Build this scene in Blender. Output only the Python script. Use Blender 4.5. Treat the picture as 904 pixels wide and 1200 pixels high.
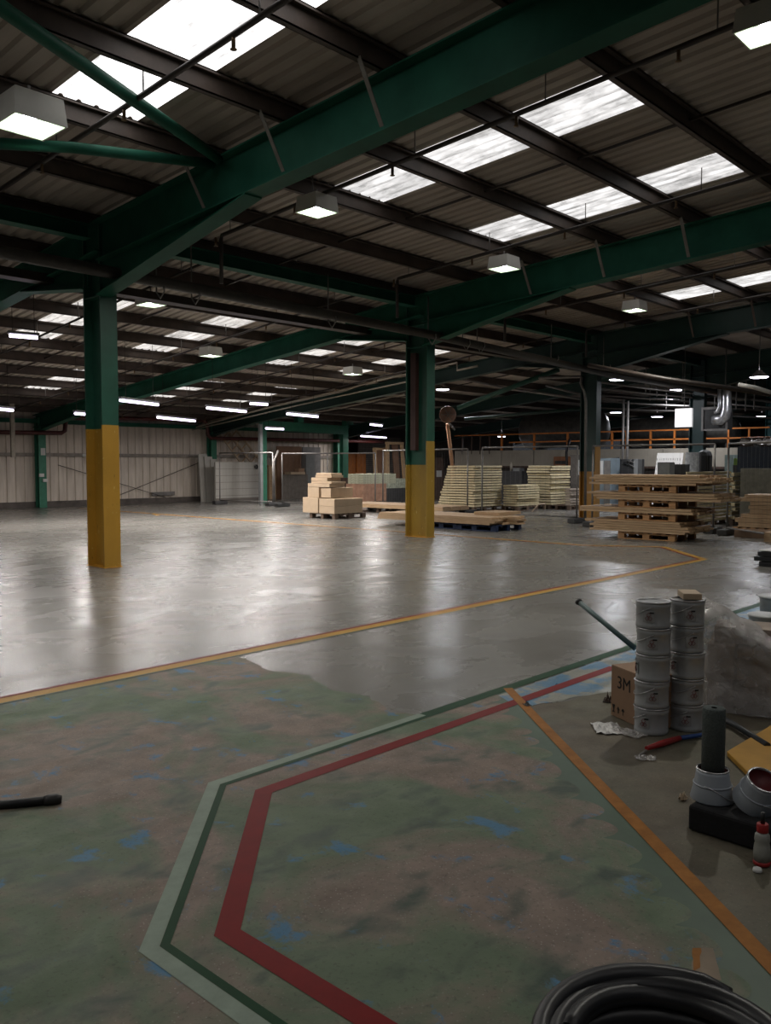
import bpy, bmesh, math, random, mathutils
import mathutils.geometry
from mathutils import Vector, Matrix
random.seed(7)
C = bpy.context.scene.collection
for o in list(bpy.data.objects): bpy.data.objects.remove(o)
PI = math.pi
# ------------------------------------------------------------------ camera
YAW, PITCH, ROLL, F, CH = 0.8237, -0.0564, 0.0009, 1000.0, 1.5
fv = Vector((math.sin(YAW)*math.cos(PITCH), math.cos(YAW)*math.cos(PITCH), math.sin(PITCH)))
rv = fv.cross(Vector((0, 0, 1))).normalized(); uv = rv.cross(fv)
r2 = rv*math.cos(ROLL)+uv*math.sin(ROLL); u2 = -rv*math.sin(ROLL)+uv*math.cos(ROLL)
cam = bpy.data.objects.new('camera', bpy.data.cameras.new('camera')); C.objects.link(cam)
m = Matrix.Identity(4)
for i in range(3): m[i][0] = r2[i]; m[i][1] = u2[i]; m[i][2] = -fv[i]; m[i][3] = (0, 0, CH)[i]
cam.matrix_world = m
cam.data.sensor_fit = 'VERTICAL'; cam.data.sensor_height = 24; cam.data.lens = F/1200*24
cam.data.clip_start = .05; cam.data.clip_end = 300
sc = bpy.context.scene; sc.camera = cam
# ------------------------------------------------------------------ world, exposure
sc.view_settings.view_transform = 'Standard'; sc.view_settings.look = 'None'
sc.view_settings.gamma = 1; sc.view_settings.use_curve_mapping = False
sc.view_settings.exposure = 0.0
w = bpy.data.worlds.new('world'); sc.world = w; w.use_nodes = True
w.node_tree.nodes['Background'].inputs[0].default_value = (.80, .86, 1, 1)
w.node_tree.nodes['Background'].inputs[1].default_value = .035
try:
    sc.cycles.use_denoising = True; sc.cycles.max_bounces = 6; sc.cycles.diffuse_bounces = 3
    sc.cycles.sample_clamp_indirect = 4; sc.cycles.caustics_reflective = False
except Exception: pass
SKY_EMIT = 1.5      # rooflight panels
LAMP_W = 62         # high-bay box lamps
TUBE_EMIT = 5
# ------------------------------------------------------------------ geometry of the hall
YC, YW, X0, DX = 11.23, 28.57, 6.25, 7.02     # prop column row, left wall, first frame, bay
ZC, KN, KF = 4.90, .065, .1026                # steel height at the column row, slopes
XMIN, XMAX, YMIN = -9.0, 62.0, -7.0
FR = [X0+DX*i for i in range(-2, 8)]
def ztop(y): return ZC+(KN if y < YC else KF)*(YC-y)
O = Vector((0, 0, CH))
def ray(x, y): return fv+r2*((x-452)/F)-u2*((y-600)/F)
def G(x, y, z=0.0): d = ray(x, y); return O+d*((z-CH)/d.z)
def PX(x, y, X): d = ray(x, y); return O+d*(X/d.x)
def PY(x, y, Y): d = ray(x, y); return O+d*(Y/d.y)
def RF(x, y, dz=0.0):
    d = ray(x, y)
    for k, lo, hi in ((KN, -99, YC), (KF, YC, 99)):
        P = O+d*((ZC+dz+k*YC-CH)/(k*d.y+d.z))
        if lo <= P.y <= hi: return P
    return P
# ------------------------------------------------------------------ materials
MATS = {}
def nt(name):
    mt = bpy.data.materials.new(name); mt.use_nodes = True
    t = mt.node_tree; b = t.nodes['Principled BSDF']
    def N(k, **kw):
        n = t.nodes.new(k)
        for a, v in kw.items():
            if a.startswith('i_'):
                key = a[2:]; key = int(key) if key.isdigit() else key.replace('_', ' ')
                n.inputs[key].default_value = v
            else: setattr(n, a, v)
        return n
    return mt, t, b, N
def coords(t, N, sx=1, sy=1, sz=1, world=True):
    mp = N('ShaderNodeMapping'); mp.inputs['Scale'].default_value = (sx, sy, sz)
    if world: g = N('ShaderNodeNewGeometry'); t.links.new(g.outputs['Position'], mp.inputs[0])
    else: g = N('ShaderNodeTexCoord'); t.links.new(g.outputs['Object'], mp.inputs[0])
    return mp.outputs[0]
def noise(t, N, vec, scale, detail=4, rough=.6, dist=0):
    n = N('ShaderNodeTexNoise', i_Scale=scale, i_Detail=detail, i_Roughness=rough, i_Distortion=dist)
    t.links.new(vec, n.inputs['Vector']); return n.outputs[0]
def ramp(t, N, fac, stops):
    r = N('ShaderNodeValToRGB'); e = r.color_ramp.elements
    while len(e) < len(stops): e.new(.5)
    for k, (p, c) in enumerate(stops):
        e[k].position = p
        if not isinstance(c, (tuple, list)): c = (c, c, c)
        e[k].color = (*c[:3], 1)
    t.links.new(fac, r.inputs[0]); return r.outputs[0]
def mix(t, N, fac, a, b, mode='MIX'):
    n = N('ShaderNodeMix', data_type='RGBA', blend_type=mode)
    for s, v in ((0, fac), (6, a), (7, b)):
        if isinstance(v, (int, float)): n.inputs[s].default_value = v
        elif isinstance(v, tuple): n.inputs[s].default_value = (*v[:3], 1)
        else: t.links.new(v, n.inputs[s])
    return n.outputs[2]
def M(name, col, rough=.6, metal=0, var=.25, scale=6, bump=0, stretch=(1, 1, 1), spec=.4, world=False):
    """plain worn material: the colour with mottled wear"""
    if name in MATS: return MATS[name]
    mt, t, b, N = nt(name)
    v = coords(t, N, *stretch, world=world)
    n = noise(t, N, v, scale)
    d = tuple(c*(1-var) for c in col); l = tuple(min(1, c*(1+var)) for c in col)
    t.links.new(ramp(t, N, n, [(.3, d), (.7, l)]), b.inputs['Base Color'])
    b.inputs['Roughness'].default_value = rough; b.inputs['Metallic'].default_value = metal
    b.inputs['Specular IOR Level'].default_value = spec
    if bump:
        bp = N('ShaderNodeBump', i_Strength=bump, i_Distance=.01); t.links.new(n, bp.inputs['Height']); t.links.new(bp.outputs[0], b.inputs['Normal'])
    MATS[name] = mt; return mt
def emis(name, col, s):
    if name in MATS: return MATS[name]
    mt, t, b, N = nt(name)
    b.inputs['Base Color'].default_value = (*col, 1)
    b.inputs['Emission Color'].default_value = (*col, 1); b.inputs['Emission Strength'].default_value = s
    MATS[name] = mt; return mt
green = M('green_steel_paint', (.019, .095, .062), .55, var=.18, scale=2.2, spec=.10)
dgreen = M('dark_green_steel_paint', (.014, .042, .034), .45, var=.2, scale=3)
teal = M('teal_steel_paint', (.03, .16, .17), .45, var=.15, scale=3)
tan = M('primer_steel', (.075, .056, .046), .55, var=.3, scale=3)
wallm = None
rust = M('oxide_red_pipe', (.045, .018, .015), .45, var=.3)
pipe_dark = M('dark_pipe', (.030, .022, .018), .5, var=.3)
galv = M('galvanised_steel', (.20, .19, .18), .5, .4, var=.2, scale=8)
creampipe = M('cream_conduit', (.36, .32, .26), .5, var=.2)
white = M('white_enamel', (.62, .62, .60), .4, var=.08)
black = M('black_rubber', (.012, .012, .013), .45, var=.3)
blackfoam = M('black_foam', (.010, .010, .011), .9, var=.3, scale=60, bump=.3)
yellowp = M('yellow_paint', (.56, .27, .03), .45, var=.15)
orangep = M('orange_paint', (.50, .16, .03), .5, var=.15)
steelgrey = M('grey_painted_steel', (.20, .21, .21), .45, var=.12)
darkgrey = M('dark_grey_panel', (.045, .045, .045), .6, var=.2)
beige = M('beige_panel', (.30, .27, .22), .6, var=.12, scale=1.5)
brownply = M('brown_board', (.20, .11, .065), .6, var=.2, scale=3)
darkbrown = M('dark_brown', (.06, .035, .025), .6, var=.3)
greyboard = M('grey_board', (.17, .15, .13), .6, var=.1, scale=1)
mdf = M('mdf_board', (.46, .35, .24), .65, var=.07, scale=4)
whitepanel = M('white_cladding_panel', (.44, .42, .38), .45, var=.06, scale=2)
cardboard = M('cardboard', (.30, .185, .115), .75, var=.08, scale=5)
paper = M('paper_label', (.55, .55, .53), .6, var=.05)
ink = M('black_ink', (.015, .014, .014), .6)
redp = M('red_plastic', (.30, .02, .02), .4, var=.1)
bluep = M('blue_plastic', (.02, .06, .20), .4, var=.1)
# timber with grain along object X
def wood(name, a, bcol):
    mt, t, b, N = nt(name)
    v = coords(t, N, 1.2, 14, 14, world=False)
    oi = N('ShaderNodeObjectInfo'); ad = N('ShaderNodeVectorMath', operation='ADD'); t.links.new(v, ad.inputs[0]); t.links.new(oi.outputs['Random'], ad.inputs[1])
    n = noise(t, N, ad.outputs[0], 3, 5, .6, .4)
    c = mix(t, N, 1., ramp(t, N, n, [(.3, a), (.7, bcol)]), ramp(t, N, oi.outputs['Random'], [(0, .85), (1, 1.0)]), 'MULTIPLY')
    t.links.new(c, b.inputs['Base Color']); b.inputs['Roughness'].default_value = .65
    return mt
pine = wood('pine_timber', (.40, .255, .14), (.60, .42, .25))
palletw = wood('pallet_timber', (.36, .19, .08), (.52, .29, .13))
oldwood = wood('old_pallet_timber', (.10, .065, .045), (.18, .12, .08))
bluepallet = M('blue_pallet_paint', (.015, .03, .08), .6, var=.4)
# insulated panel: cream faces with yellow foam core edges, grooved
def foam():
    mt, t, b, N = nt('cream_foam_panel')
    v = coords(t, N, 1, 1, 1, world=True)
    n = noise(t, N, v, 9, 3)
    t.links.new(ramp(t, N, n, [(.3, (.60, .50, .30)), (.7, (.78, .68, .44))]), b.inputs['Base Color']); b.inputs['Roughness'].default_value = .55
    return mt
foamm = foam()
# corrugated roof lining
def roofmat():
    mt, t, b, N = nt('roof_sheet')
    v = coords(t, N, 1, .12, 1); n = noise(t, N, v, 2.5, 6, .65)
    v2 = coords(t, N, .35, .35, .35); n2 = noise(t, N, v2, 1, 3)
    c = ramp(t, N, n, [(.3, (.34, .30, .255)), (.7, (.52, .46, .40))])
    c = mix(t, N, ramp(t, N, n2, [(.4, 0), (.65, .35)]), c, (.22, .15, .12))
    t.links.new(c, b.inputs['Base Color']); b.inputs['Roughness'].default_value = .75
    return mt
roofm = roofmat()
def skymat(name, gain, col=(1, .98, .97)):
    """GRP rooflight lit from above: daylight through dirty ribs"""
    mt, t, b, N = nt(name)
    v = coords(t, N, 5, .9, 1); n = noise(t, N, v, 2.2, 6, .7)
    v2 = coords(t, N, 1, 1, 1); n2 = noise(t, N, v2, 1.4, 4)
    wv = N('ShaderNodeTexWave', wave_type='BANDS', bands_direction='X', i_Scale=1/.2*.3183*PI/3.1416*1.0, i_Distortion=.0)
    t.links.new(coords(t, N, 1, 1, 1), wv.inputs['Vector'])
    f = ramp(t, N, n, [(.34, .35), (.60, 1)])
    f = mix(t, N, 1., f, ramp(t, N, n2, [(.35, .6), (.6, 1)]), 'MULTIPLY')
    f = mix(t, N, 1., f, ramp(t, N, wv.outputs[0], [(.0, .75), (.4, 1)]), 'MULTIPLY')
    f = mix(t, N, 1., f, col, 'MULTIPLY')
    t.links.new(f, b.inputs['Emission Color']); b.inputs['Emission Strength'].default_value = gain
    b.inputs['Base Color'].default_value = (.3, .3, .3, 1); b.inputs['Roughness'].default_value = .6
    return mt
sky_near = skymat('rooflight_bright', SKY_EMIT*1.9)
sky_mid = skymat('rooflight_dirty', SKY_EMIT*.85)
sky_far = skymat('rooflight_plain', SKY_EMIT*.8, (1, .95, .9))
sky_dim = skymat('rooflight_grimy', SKY_EMIT*.22, (1, .85, .75))
def wallmat():
    mt, t, b, N = nt('wall_cladding')
    v = coords(t, N, 1, 1, .15); n = noise(t, N, v, 5, 5)
    c = ramp(t, N, n, [(.3, (.50, .43, .36)), (.7, (.72, .64, .55))])
    t.links.new(c, b.inputs['Base Color']); b.inputs['Roughness'].default_value = .5
    return mt
wallm = wallmat()
# floors
def epoxy():
    mt, t, b, N = nt('wet_grey_floor_coating')
    v = coords(t, N); n1 = noise(t, N, v, .5, 6, .6, .5); n2 = noise(t, N, v, 38, 3, .6)
    v3 = coords(t, N, 1, 1.4, 1); n3 = noise(t, N, v3, 1.1, 6, .6, .8)
    c = ramp(t, N, n1, [(.3, (.155, .148, .136)), (.7, (.195, .188, .173))])
    c = mix(t, N, ramp(t, N, n3, [(.55, 0), (.68, .3)]), c, (.105, .102, .096))
    t.links.new(c, b.inputs['Base Color'])
    t.links.new(ramp(t, N, n3, [(.3, .20), (.7, .34)]), b.inputs['Roughness'])
    b.inputs['Specular IOR Level'].default_value = .27
    bp = N('ShaderNodeBump', i_Strength=.40, i_Distance=.004); t.links.new(n2, bp.inputs['Height'])
    bp2 = N('ShaderNodeBump', i_Strength=.10, i_Distance=.012)
    t.links.new(noise(t, N, v, 3.5, 3), bp2.inputs['Height']); t.links.new(bp.outputs[0], bp2.inputs['Normal'])
    t.links.new(bp2.outputs[0], b.inputs['Normal'])
    return mt
def worn(name, gfac=1.0, blue=.585, conc=(.205, .158, .128), rgh=.55):
    mt, t, b, N = nt(name)
    v = coords(t, N)
    big = noise(t, N, coords(t, N, 1.1, .8, 1), 1.15, 6, .62, .6)
    med = noise(t, N, coords(t, N, 1, 1.5, 1), 3.4, 4, .5, .35)
    bl = noise(t, N, coords(t, N, 1.3, 1, 1), 3.2, 6, .68, .3)
    fine = noise(t, N, v, 55, 3, .7)
    vor = N('ShaderNodeTexVoronoi', i_Scale=60.0); t.links.new(v, vor.inputs['Vector'])
    base = mix(t, N, ramp(t, N, noise(t, N, v, 6, 5), [(.3, 0), (.7, 1)]), tuple(c*.75 for c in conc), tuple(c*1.2 for c in conc))
    base = mix(t, N, ramp(t, N, vor.outputs['Distance'], [(.12, .75*min(1, gfac+.15)), (.20, 0)]), base, (.34, .31, .27))
    g = mix(t, N, ramp(t, N, noise(t, N, v, 5, 4), [(.35, 0), (.65, 1)]), (.078, .122, .072), (.125, .175, .108))
    c = mix(t, N, ramp(t, N, big, [(.44, 0), (.56, .9*gfac)]), base, g)
    c = mix(t, N, ramp(t, N, med, [(.54, 0), (.70, .95*gfac)]), c, (.030, .055, .036))
    c = mix(t, N, ramp(t, N, bl, [(blue, 0), (blue+.07, .85)]), c, (.05, .17, .30))
    c = mix(t, N, ramp(t, N, fine, [(.56, 0), (.72, .55)]), c, (.05, .046, .038))
    t.links.new(c, b.inputs['Base Color'])
    t.links.new(ramp(t, N, med, [(.35, rgh+.12), (.75, rgh-.12)]), b.inputs['Roughness'])
    b.inputs['Specular IOR Level'].default_value = .25
    bp = N('ShaderNodeBump', i_Strength=.25, i_Distance=.004); t.links.new(fine, bp.inputs['Height']); t.links.new(bp.outputs[0], b.inputs['Normal'])
    return mt
epoxym = epoxy(); wornm = worn('worn_green_floor')
bluewhite = worn('blue_and_white_patched_floor', .25, .46, (.26, .25, .22), .35)
bare = worn('bare_dark_concrete', .15, .95, (.125, .106, .078), .6)
def line(name, col, rough=.45, var=.25):
    mt, t, b, N = nt(name)
    v = coords(t, N); n = noise(t, N, v, 9, 5, .7)
    c = ramp(t, N, n, [(.25, tuple(x*(1-var) for x in col)), (.7, col)])
    vor = N('ShaderNodeTexVoronoi', i_Scale=70.0); t.links.new(v, vor.inputs['Vector'])
    c = mix(t, N, ramp(t, N, vor.outputs['Distance'], [(.03, .35), (.05, 0)]), c, (.35, .33, .3))
    t.links.new(c, b.inputs['Base Color']); b.inputs['Roughness'].default_value = rough; b.inputs['Specular IOR Level'].default_value = .08
    return mt
l_white = line('pale_line_paint', (.27, .33, .27)); l_dgreen = line('dark_green_line_paint', (.008, .050, .018))
l_red = line('red_line_paint', (.19, .008, .008)); l_yel = line('yellow_line_paint', (.46, .26, .055))
l_red2 = line('thin_red_line_paint', (.20, .02, .02)); l_edge = M('dirty_green_edge', (.05, .09, .06), .5, var=.3, world=True)
l_ora = line('orange_line_paint', (.36, .15, .035), .5, .45)
# ------------------------------------------------------------------ mesh builder
class MB:
    def __init__(s): s.bm = bmesh.new()
    def quad(s, pts):
        return s.bm.faces.new([s.bm.verts.new(p) for p in pts])
    def hexa(s, p):  # 8 points: bottom 4 ccw, top 4
        v = [s.bm.verts.new(q) for q in p]
        for f in ((3, 2, 1, 0), (4, 5, 6, 7), (0, 1, 5, 4), (1, 2, 6, 5), (2, 3, 7, 6), (3, 0, 4, 7)): s.bm.faces.new([v[i] for i in f])
        return s
    def box(s, x0, x1, y0, y1, z0, z1):
        return s.hexa([(x0, y0, z0), (x1, y0, z0), (x1, y1, z0), (x0, y1, z0), (x0, y0, z1), (x1, y0, z1), (x1, y1, z1), (x0, y1, z1)])
    def bar(s, p, q, w, h, up=(0, 0, 1)):
        p = Vector(p); q = Vector(q); d = (q-p).normalized(); up = Vector(up)
        if abs(d.dot(up)) > .99: up = Vector((1, 0, 0))
        a = d.cross(up).normalized(); b = a.cross(d)
        o = [(-w/2, -h/2), (w/2, -h/2), (w/2, h/2), (-w/2, h/2)]
        return s.hexa([p+a*i+b*j for i, j in o]+[q+a*i+b*j for i, j in o])
    def path(s, pts, r, n=10, cap=True):
        pts = [Vector(p) for p in pts]; rings = []; prev = None
        for i, p in enumerate(pts):
            d = (pts[min(i+1, len(pts)-1)]-pts[max(i-1, 0)]).normalized()
            if prev is None:
                a = d.cross(Vector((0, 0, 1)))
                if a.length < .1: a = d.cross(Vector((1, 0, 0)))
            else: a = prev-d*prev.dot(d)
            a.normalize(); prev = a; b = d.cross(a)
            rr = r[i] if isinstance(r, (list, tuple)) else r
            rings.append([s.bm.verts.new(p+a*rr*math.cos(2*PI*k/n)+b*rr*math.sin(2*PI*k/n)) for k in range(n)])
        for A, B in zip(rings, rings[1:]):
            for k in range(n):
                f = s.bm.faces.new((A[k], A[(k+1) % n], B[(k+1) % n], B[k])); f.smooth = True
        if cap: s.bm.faces.new(rings[0][::-1]); s.bm.faces.new(rings[-1])
        return s
    def lathe(s, prof, c=(0, 0, 0), n=28, cap=True, mat=None):
        rings = []
        for r, z in prof: rings.append([s.bm.verts.new((c[0]+r*math.cos(2*PI*k/n), c[1]+r*math.sin(2*PI*k/n), c[2]+z)) for k in range(n)])
        for A, B in zip(rings, rings[1:]):
            for k in range(n):
                f = s.bm.faces.new((A[k], A[(k+1) % n], B[(k+1) % n], B[k])); f.smooth = True
        if cap: s.bm.faces.new(rings[0][::-1]); s.bm.faces.new(rings[-1])
        return s
    def prism(s, poly, z0, z1):
        lo = [s.bm.verts.new((x, y, z0)) for x, y in poly]; hi = [s.bm.verts.new((x, y, z1)) for x, y in poly]
        s.bm.faces.new(lo[::-1]); s.bm.faces.new(hi)
        for k in range(len(poly)): j = (k+1) % len(poly); s.bm.faces.new((lo[k], lo[j], hi[j], hi[k]))
        return s
    def build(s, name, mat, parent=None, loc=None, rz=0, bevel=0, fix=True):
        if fix: bmesh.ops.recalc_face_normals(s.bm, faces=s.bm.faces)
        me = bpy.data.meshes.new(name); s.bm.to_mesh(me); s.bm.free()
        if mat: me.materials.append(mat)
        o = bpy.data.objects.new(name, me); C.objects.link(o)
        if parent: o.parent = parent
        if loc is not None: o.location = loc
        if rz: o.rotation_euler = (0, 0, rz)
        if bevel:
            b = o.modifiers.new('b', 'BEVEL'); b.width = bevel; b.segments = 2; b.limit_method = 'ANGLE'
        return o
def tag(o, label, cat, group=None):
    o['label'] = label; o['category'] = cat
    if group: o['group'] = group
    return o
def struct(o): o['kind'] = 'structure'; return o
def thing(name, label, cat, loc=(0, 0, 0), rz=0, group=None):
    o = bpy.data.objects.new(name, None); C.objects.link(o); o.location = loc; o.rotation_euler = (0, 0, rz)
    o.empty_display_size = .2
    return tag(o, label, cat, group)
def dup(root, loc=None, rz=None, label=None, group=None):
    def cp(o, par):
        c = o.copy(); C.objects.link(c)
        if par: c.parent = par
        for ch in list(o.children): cp(ch, c)
        return c
    r = cp(root, None)
    if loc is not None: r.location = loc
    if rz is not None: r.rotation_euler = (0, 0, rz)
    if label: r['label'] = label
    if group: r['group'] = group
    return r
# ================================================================== FLOOR
struct(MB().box(XMIN, XMAX, YMIN, YW+.3, -.2, 0).build('floor', epoxym))
def ragged(pts, step=.05, amp=.012, skip=(), closed=True):
    out = []
    for i in range(len(pts)-(0 if closed else 1)):
        a = Vector((*pts[i], 0)); b = Vector((*pts[(i+1) % len(pts)], 0)); L = (b-a).length; n = max(1, int(L/step)) if i not in skip else 1
        d = (b-a)/L; nn = Vector((-d.y, d.x, 0))
        for k in range(n):
            p = a+d*(L*k/n)+(nn*random.uniform(-amp, amp) if k else Vector()); out.append((p.x, p.y))
    if not closed: out.append(pts[-1])
    return out
def zone(name, poly, z, mat):
    b = MB(); n = len(poly)
    vo, _, fo, *_r = mathutils.geometry.delaunay_2d_cdt([Vector((x, y)) for x, y in poly], [], [list(range(n))], 1, 1e-5)
    vs = [b.bm.verts.new((v.x, v.y, z)) for v in vo]
    for f in fo: b.bm.faces.new([vs[i] for i in f])
    for f in b.bm.faces:
        f.normal_update()
        if f.normal.z < 0: f.normal_flip()
    return struct(b.build(name, mat, fix=False))
# yellow line geometry on the right: from A (4.66,3.2) to B (2.55,.8)
ya, yb = Vector((4.70, 3.24)), Vector((2.50, .715)); yd = (ya-yb).normalized(); yn = Vector((yd.y, -yd.x))
def yl(t, off): p = yb+yd*t+yn*off; return (p.x, p.y)
YL = (ya-yb).length
# dark green band left of the yellow line, whole worn area on top of it with scalloped edge
zone('trim_1', [yl(-3.5, -.30), yl(-3.5, 0.01), yl(YL, 0.01), yl(YL-.31, -.30)], .0012, M('green_floor_band', (.045, .085, .052), .45, var=.15, world=True, scale=5))
sc_pts = []
t0 = -3.5
while t0 < YL-.05:
    L = random.uniform(.16, .27); dmax = random.uniform(.035, .075)
    for k in range(8):
        u = k/8; sc_pts.append(yl(t0+L*u, -.145+dmax*math.sin(PI*u**.7)*1.3-.045*(1-u)))
    t0 += L
left_edge = [(XMIN+.5, YMIN+.5), yl(-3.5, -.15)]
top_edge = ragged([(4.60, 3.25), (3.86, 3.25), (3.74, 3.42), (3.90, 3.75), (3.86, 4.1), (4.02, 4.45), (3.92, 4.8), (4.05, 5.31)], .06, .02, closed=False)+[(XMIN+.5, 5.31)]
zone('floor_worn', [(XMIN+.5, YMIN+.5), (sc_pts[0][0], YMIN+.5)]+sc_pts+top_edge, .0020, wornm)
# bare concrete right of the yellow line
zone('floor_bare', [yl(-3.5, 0.02), (9, YMIN+1), (30, YMIN+1), (30, 2.5)]+ragged([(9, 2.62), (7.5, 2.55), (6.2, 2.70), (5.4, 2.55), (4.9, 2.75), (4.45, 2.87)], .07, .03, closed=False)+[yl(YL-.2, .02)], .0012, bare)
zone('floor_patched', ragged([(4.50, 3.17), (4.38, 2.90), (4.9, 2.74), (5.4, 2.52), (6.2, 2.68), (7.5, 2.53), (9, 2.62), (12, 2.6), (12, 3.18)], .07, .02, skip=(8,)), .0022, bluewhite)
def strip(name, pts, wid, z, mat, step=.1, amp=.0):
    """line paint: centre polyline with mitred corners"""
    P = [Vector(p) for p in pts]; L = []; R = []
    for i, p in enumerate(P):
        d1 = (P[i]-P[i-1]).normalized() if i else (P[1]-P[0]).normalized()
        d2 = (P[i+1]-P[i]).normalized() if i < len(P)-1 else d1
        n1 = Vector((-d1.y, d1.x)); n2 = Vector((-d2.y, d2.x)); nn = (n1+n2).normalized(); s = wid/2/max(.3, nn.dot(n1))
        L.append(p+nn*s); R.append(p-nn*s)
    b = MB()
    for i in range(len(P)-1):
        f = b.quad([(*L[i], z), (*R[i], z), (*R[i+1], z), (*L[i+1], z)])
        f.normal_update()
        if f.normal.z < 0: f.normal_flip()
    return struct(b.build(name, mat, fix=False))
def off(pts, o):
    P = [Vector(p) for p in pts]; out = []
    for i, p in enumerate(P):
        d1 = (P[i]-P[i-1]).normalized() if i else (P[1]-P[0]).normalized()
        d2 = (P[i+1]-P[i]).normalized() if i < len(P)-1 else d1
        n1 = Vector((-d1.y, d1.x)); n2 = Vector((-d2.y, d2.x)); nn = (n1+n2).normalized(); s = o/max(.3, nn.dot(n1))
        out.append(tuple(p+nn*s))
    return out
walk = [(3.84, 3.285), (2.32, 3.285), (1.35, 2.285), (1.35, -3)]      # outer edge
strip('trim_2', off(walk, .030), .058, .0034, l_white)
strip('trim_3', off(walk, .075), .030, .0034, l_dgreen)
strip('trim_4', [(3.84, 3.235), (12.5, 3.215)], .085, .0034, l_dgreen)
red = [(5.72, 2.99), (2.43, 3.01), (1.60, 2.17), (1.60, -3)]
strip('trim_5', red, .080, .0036, l_red)
strip('trim_6', [yl(-3.5, 0), yl(YL-.02, 0)], .062, .0038, l_ora)
main = [(XMIN+1, 5.40), (2.24, 5.40), (13.22, 5.40), (14.70, 6.75), (14.0, 8.0), (14.0, 27)]
strip('trim_7', off(main, .0), .115, .0030, l_yel)
strip('trim_8', off(main, .072), .045, .0030, l_red2)
strip('trim_9', off(main[:3], -.068), .022, .0028, l_edge)
strip('trim_10', [(12.0, 20.2), (19, 20.2)], .05, .003, l_edge)
strip('trim_11', [(13.6, 21.5), (14.1, 22.9)], .07, .003, l_yel)
strip('trim_12', [(6, 18.4), (14, 18.4)], .025, .003, l_edge)
# concrete repair patch with an orange remnant, lower right
zone('floor_repair', ragged([G(812, 1112)[:2], G(836, 1112)[:2], G(846, 1150)[:2], G(812, 1142)[:2]], .02, .003), .0026, M('pale_mortar', (.22, .17, .12), .7, world=True))
zone('trim_13', ragged([G(812, 1112)[:2], G(822, 1112)[:2], G(821, 1135)[:2], G(812, 1140)[:2]], .02, .003), .0032, l_ora)
# ================================================================== ROOF
PUR = [4.27+1.45*i for i in range(-7, 5)] + [11.58, 13.08, 14.58, 16.05, 17.5, 18.95, 20.4, 21.9, 23.4, 24.9, 26.4, 27.9]
SH = .22
def sheet_profile(xa, xb, y0, y1, b, dz=0.0):
    """ribbed roof sheet between two purlins"""
    per = .2; pts = []
    x = math.floor(xa/per)*per
    while x < xb+per:
        for dx, dzz in ((0, 0), (.11, 0), (.135, .035), (.175, .035)):
            X = x+dx
            if xa-1e-6 <= X <= xb+1e-6: pts.append((X, dzz))
        x += per
    if not pts or pts[0][0] > xa+1e-5: pts.insert(0, (xa, 0))
    if pts[-1][0] < xb-1e-5: pts.append((xb, 0))
    for (xa_, za), (xb_, zb) in zip(pts, pts[1:]):
        b.quad([(xa_, y0, ztop(y0)+SH+za+dz), (xb_, y0, ztop(y0)+SH+zb+dz), (xb_, y1, ztop(y1)+SH+zb+dz), (xa_, y1, ztop(y1)+SH+za+dz)])
SKX = []
for f in FR: SKX += [(f-2.0, f-1.02), (f+2.0, f+2.98)]
bands = [YMIN]+[p for p in PUR if p > YMIN]+[YW+.2]
bands = sorted(set(bands+[YC]))
NEARB = (4.27, 5.72, 7.17); FARB = (14.58, 16.05, 17.5); LASTB = (21.9, 23.4); BACKB = (-2.98, -4.43, -1.53)
def has_sky(y0, x0):
    near = lambda L: any(abs(y0-q) < .02 for q in L)
    if near(NEARB): return 'n' if x0 < 24 else 'd'
    if near(BACKB): return 'n'
    if near(FARB): return 'f' if x0 < 20 else ''
    if near(LASTB): return 'l' if x0 < 20 else ''
    return ''
rb = MB(); skn = 0
for y0, y1 in zip(bands, bands[1:]):
    xs = XMIN; segs = []
    for a, bb in SKX:
        k = has_sky(y0, a)
        if not k or a < XMIN or bb > XMAX: continue
        sheet_profile(xs, a, y0, y1, rb); xs = bb
        pb = MB(); sheet_profile(a, bb, y0, y1, pb)
        if k == 'n':
            mt = sky_near if a < 8 else sky_mid
            if y0 > 0 and a < 6: lab = 'blown-out white rooflight panel above the bracing tubes, between roof purlins'
            elif a < 10: lab = 'wide bright rooflight in the strip of three beside the nearest green rafter'
            elif a < 13: lab = 'streaky white rooflight in the strip of three just above the second green rafter'
            else: lab = 'pale rooflight panel seen beyond the second green rafter'
        elif k == 'd': mt = sky_dim; lab = 'dim grimy rooflight in the dark roof at far right'
        elif k == 'f':
            mt = sky_far; lab = 'small white rooflight far down the roof over the open grey floor, between dark purlins'
        else: mt = sky_far; lab = 'low slit-like rooflight close to the far clad wall'
        o = pb.build('rooflight', mt)
        if k == 'n' and 0 < y0 < 9 and 4 < a < 12.9:
            pos = {4.27: 'highest', 5.72: 'middle', 7.17: 'lowest'}[min(NEARB, key=lambda q: abs(q-y0))]
            strip_ = 'strip by the bracing tubes at top left' if a < 6 else ('strip beside the nearest green rafter' if a < 10 else 'strip just above the second green rafter')
            tag(o, f'{pos} white rooflight panel of the {strip_}', 'rooflight', 'rooflights in the roof')
        elif k == 'f' and 11 < a < 13:
            pos = ['nearest', 'middle', 'farthest'][FARB.index(min(FARB, key=lambda q: abs(q-y0)))]
            tag(o, f'{pos} small white rooflight of the three just right of the nearest column', 'rooflight', 'rooflights in the roof')
        elif k == 'f' and 15 < a < 17:
            pos = ['nearest', 'middle', 'farthest'][FARB.index(min(FARB, key=lambda q: abs(q-y0)))]
            tag(o, f'{pos} small white rooflight of the three below the rafter left of the second column', 'rooflight', 'rooflights in the roof')
        else: tag(o, lab, 'rooflight', 'rooflights ('+lab[:40]+')')
    sheet_profile(xs, XMAX, y0, y1, rb)
struct(rb.build('ceiling', roofm, fix=False))
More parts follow.
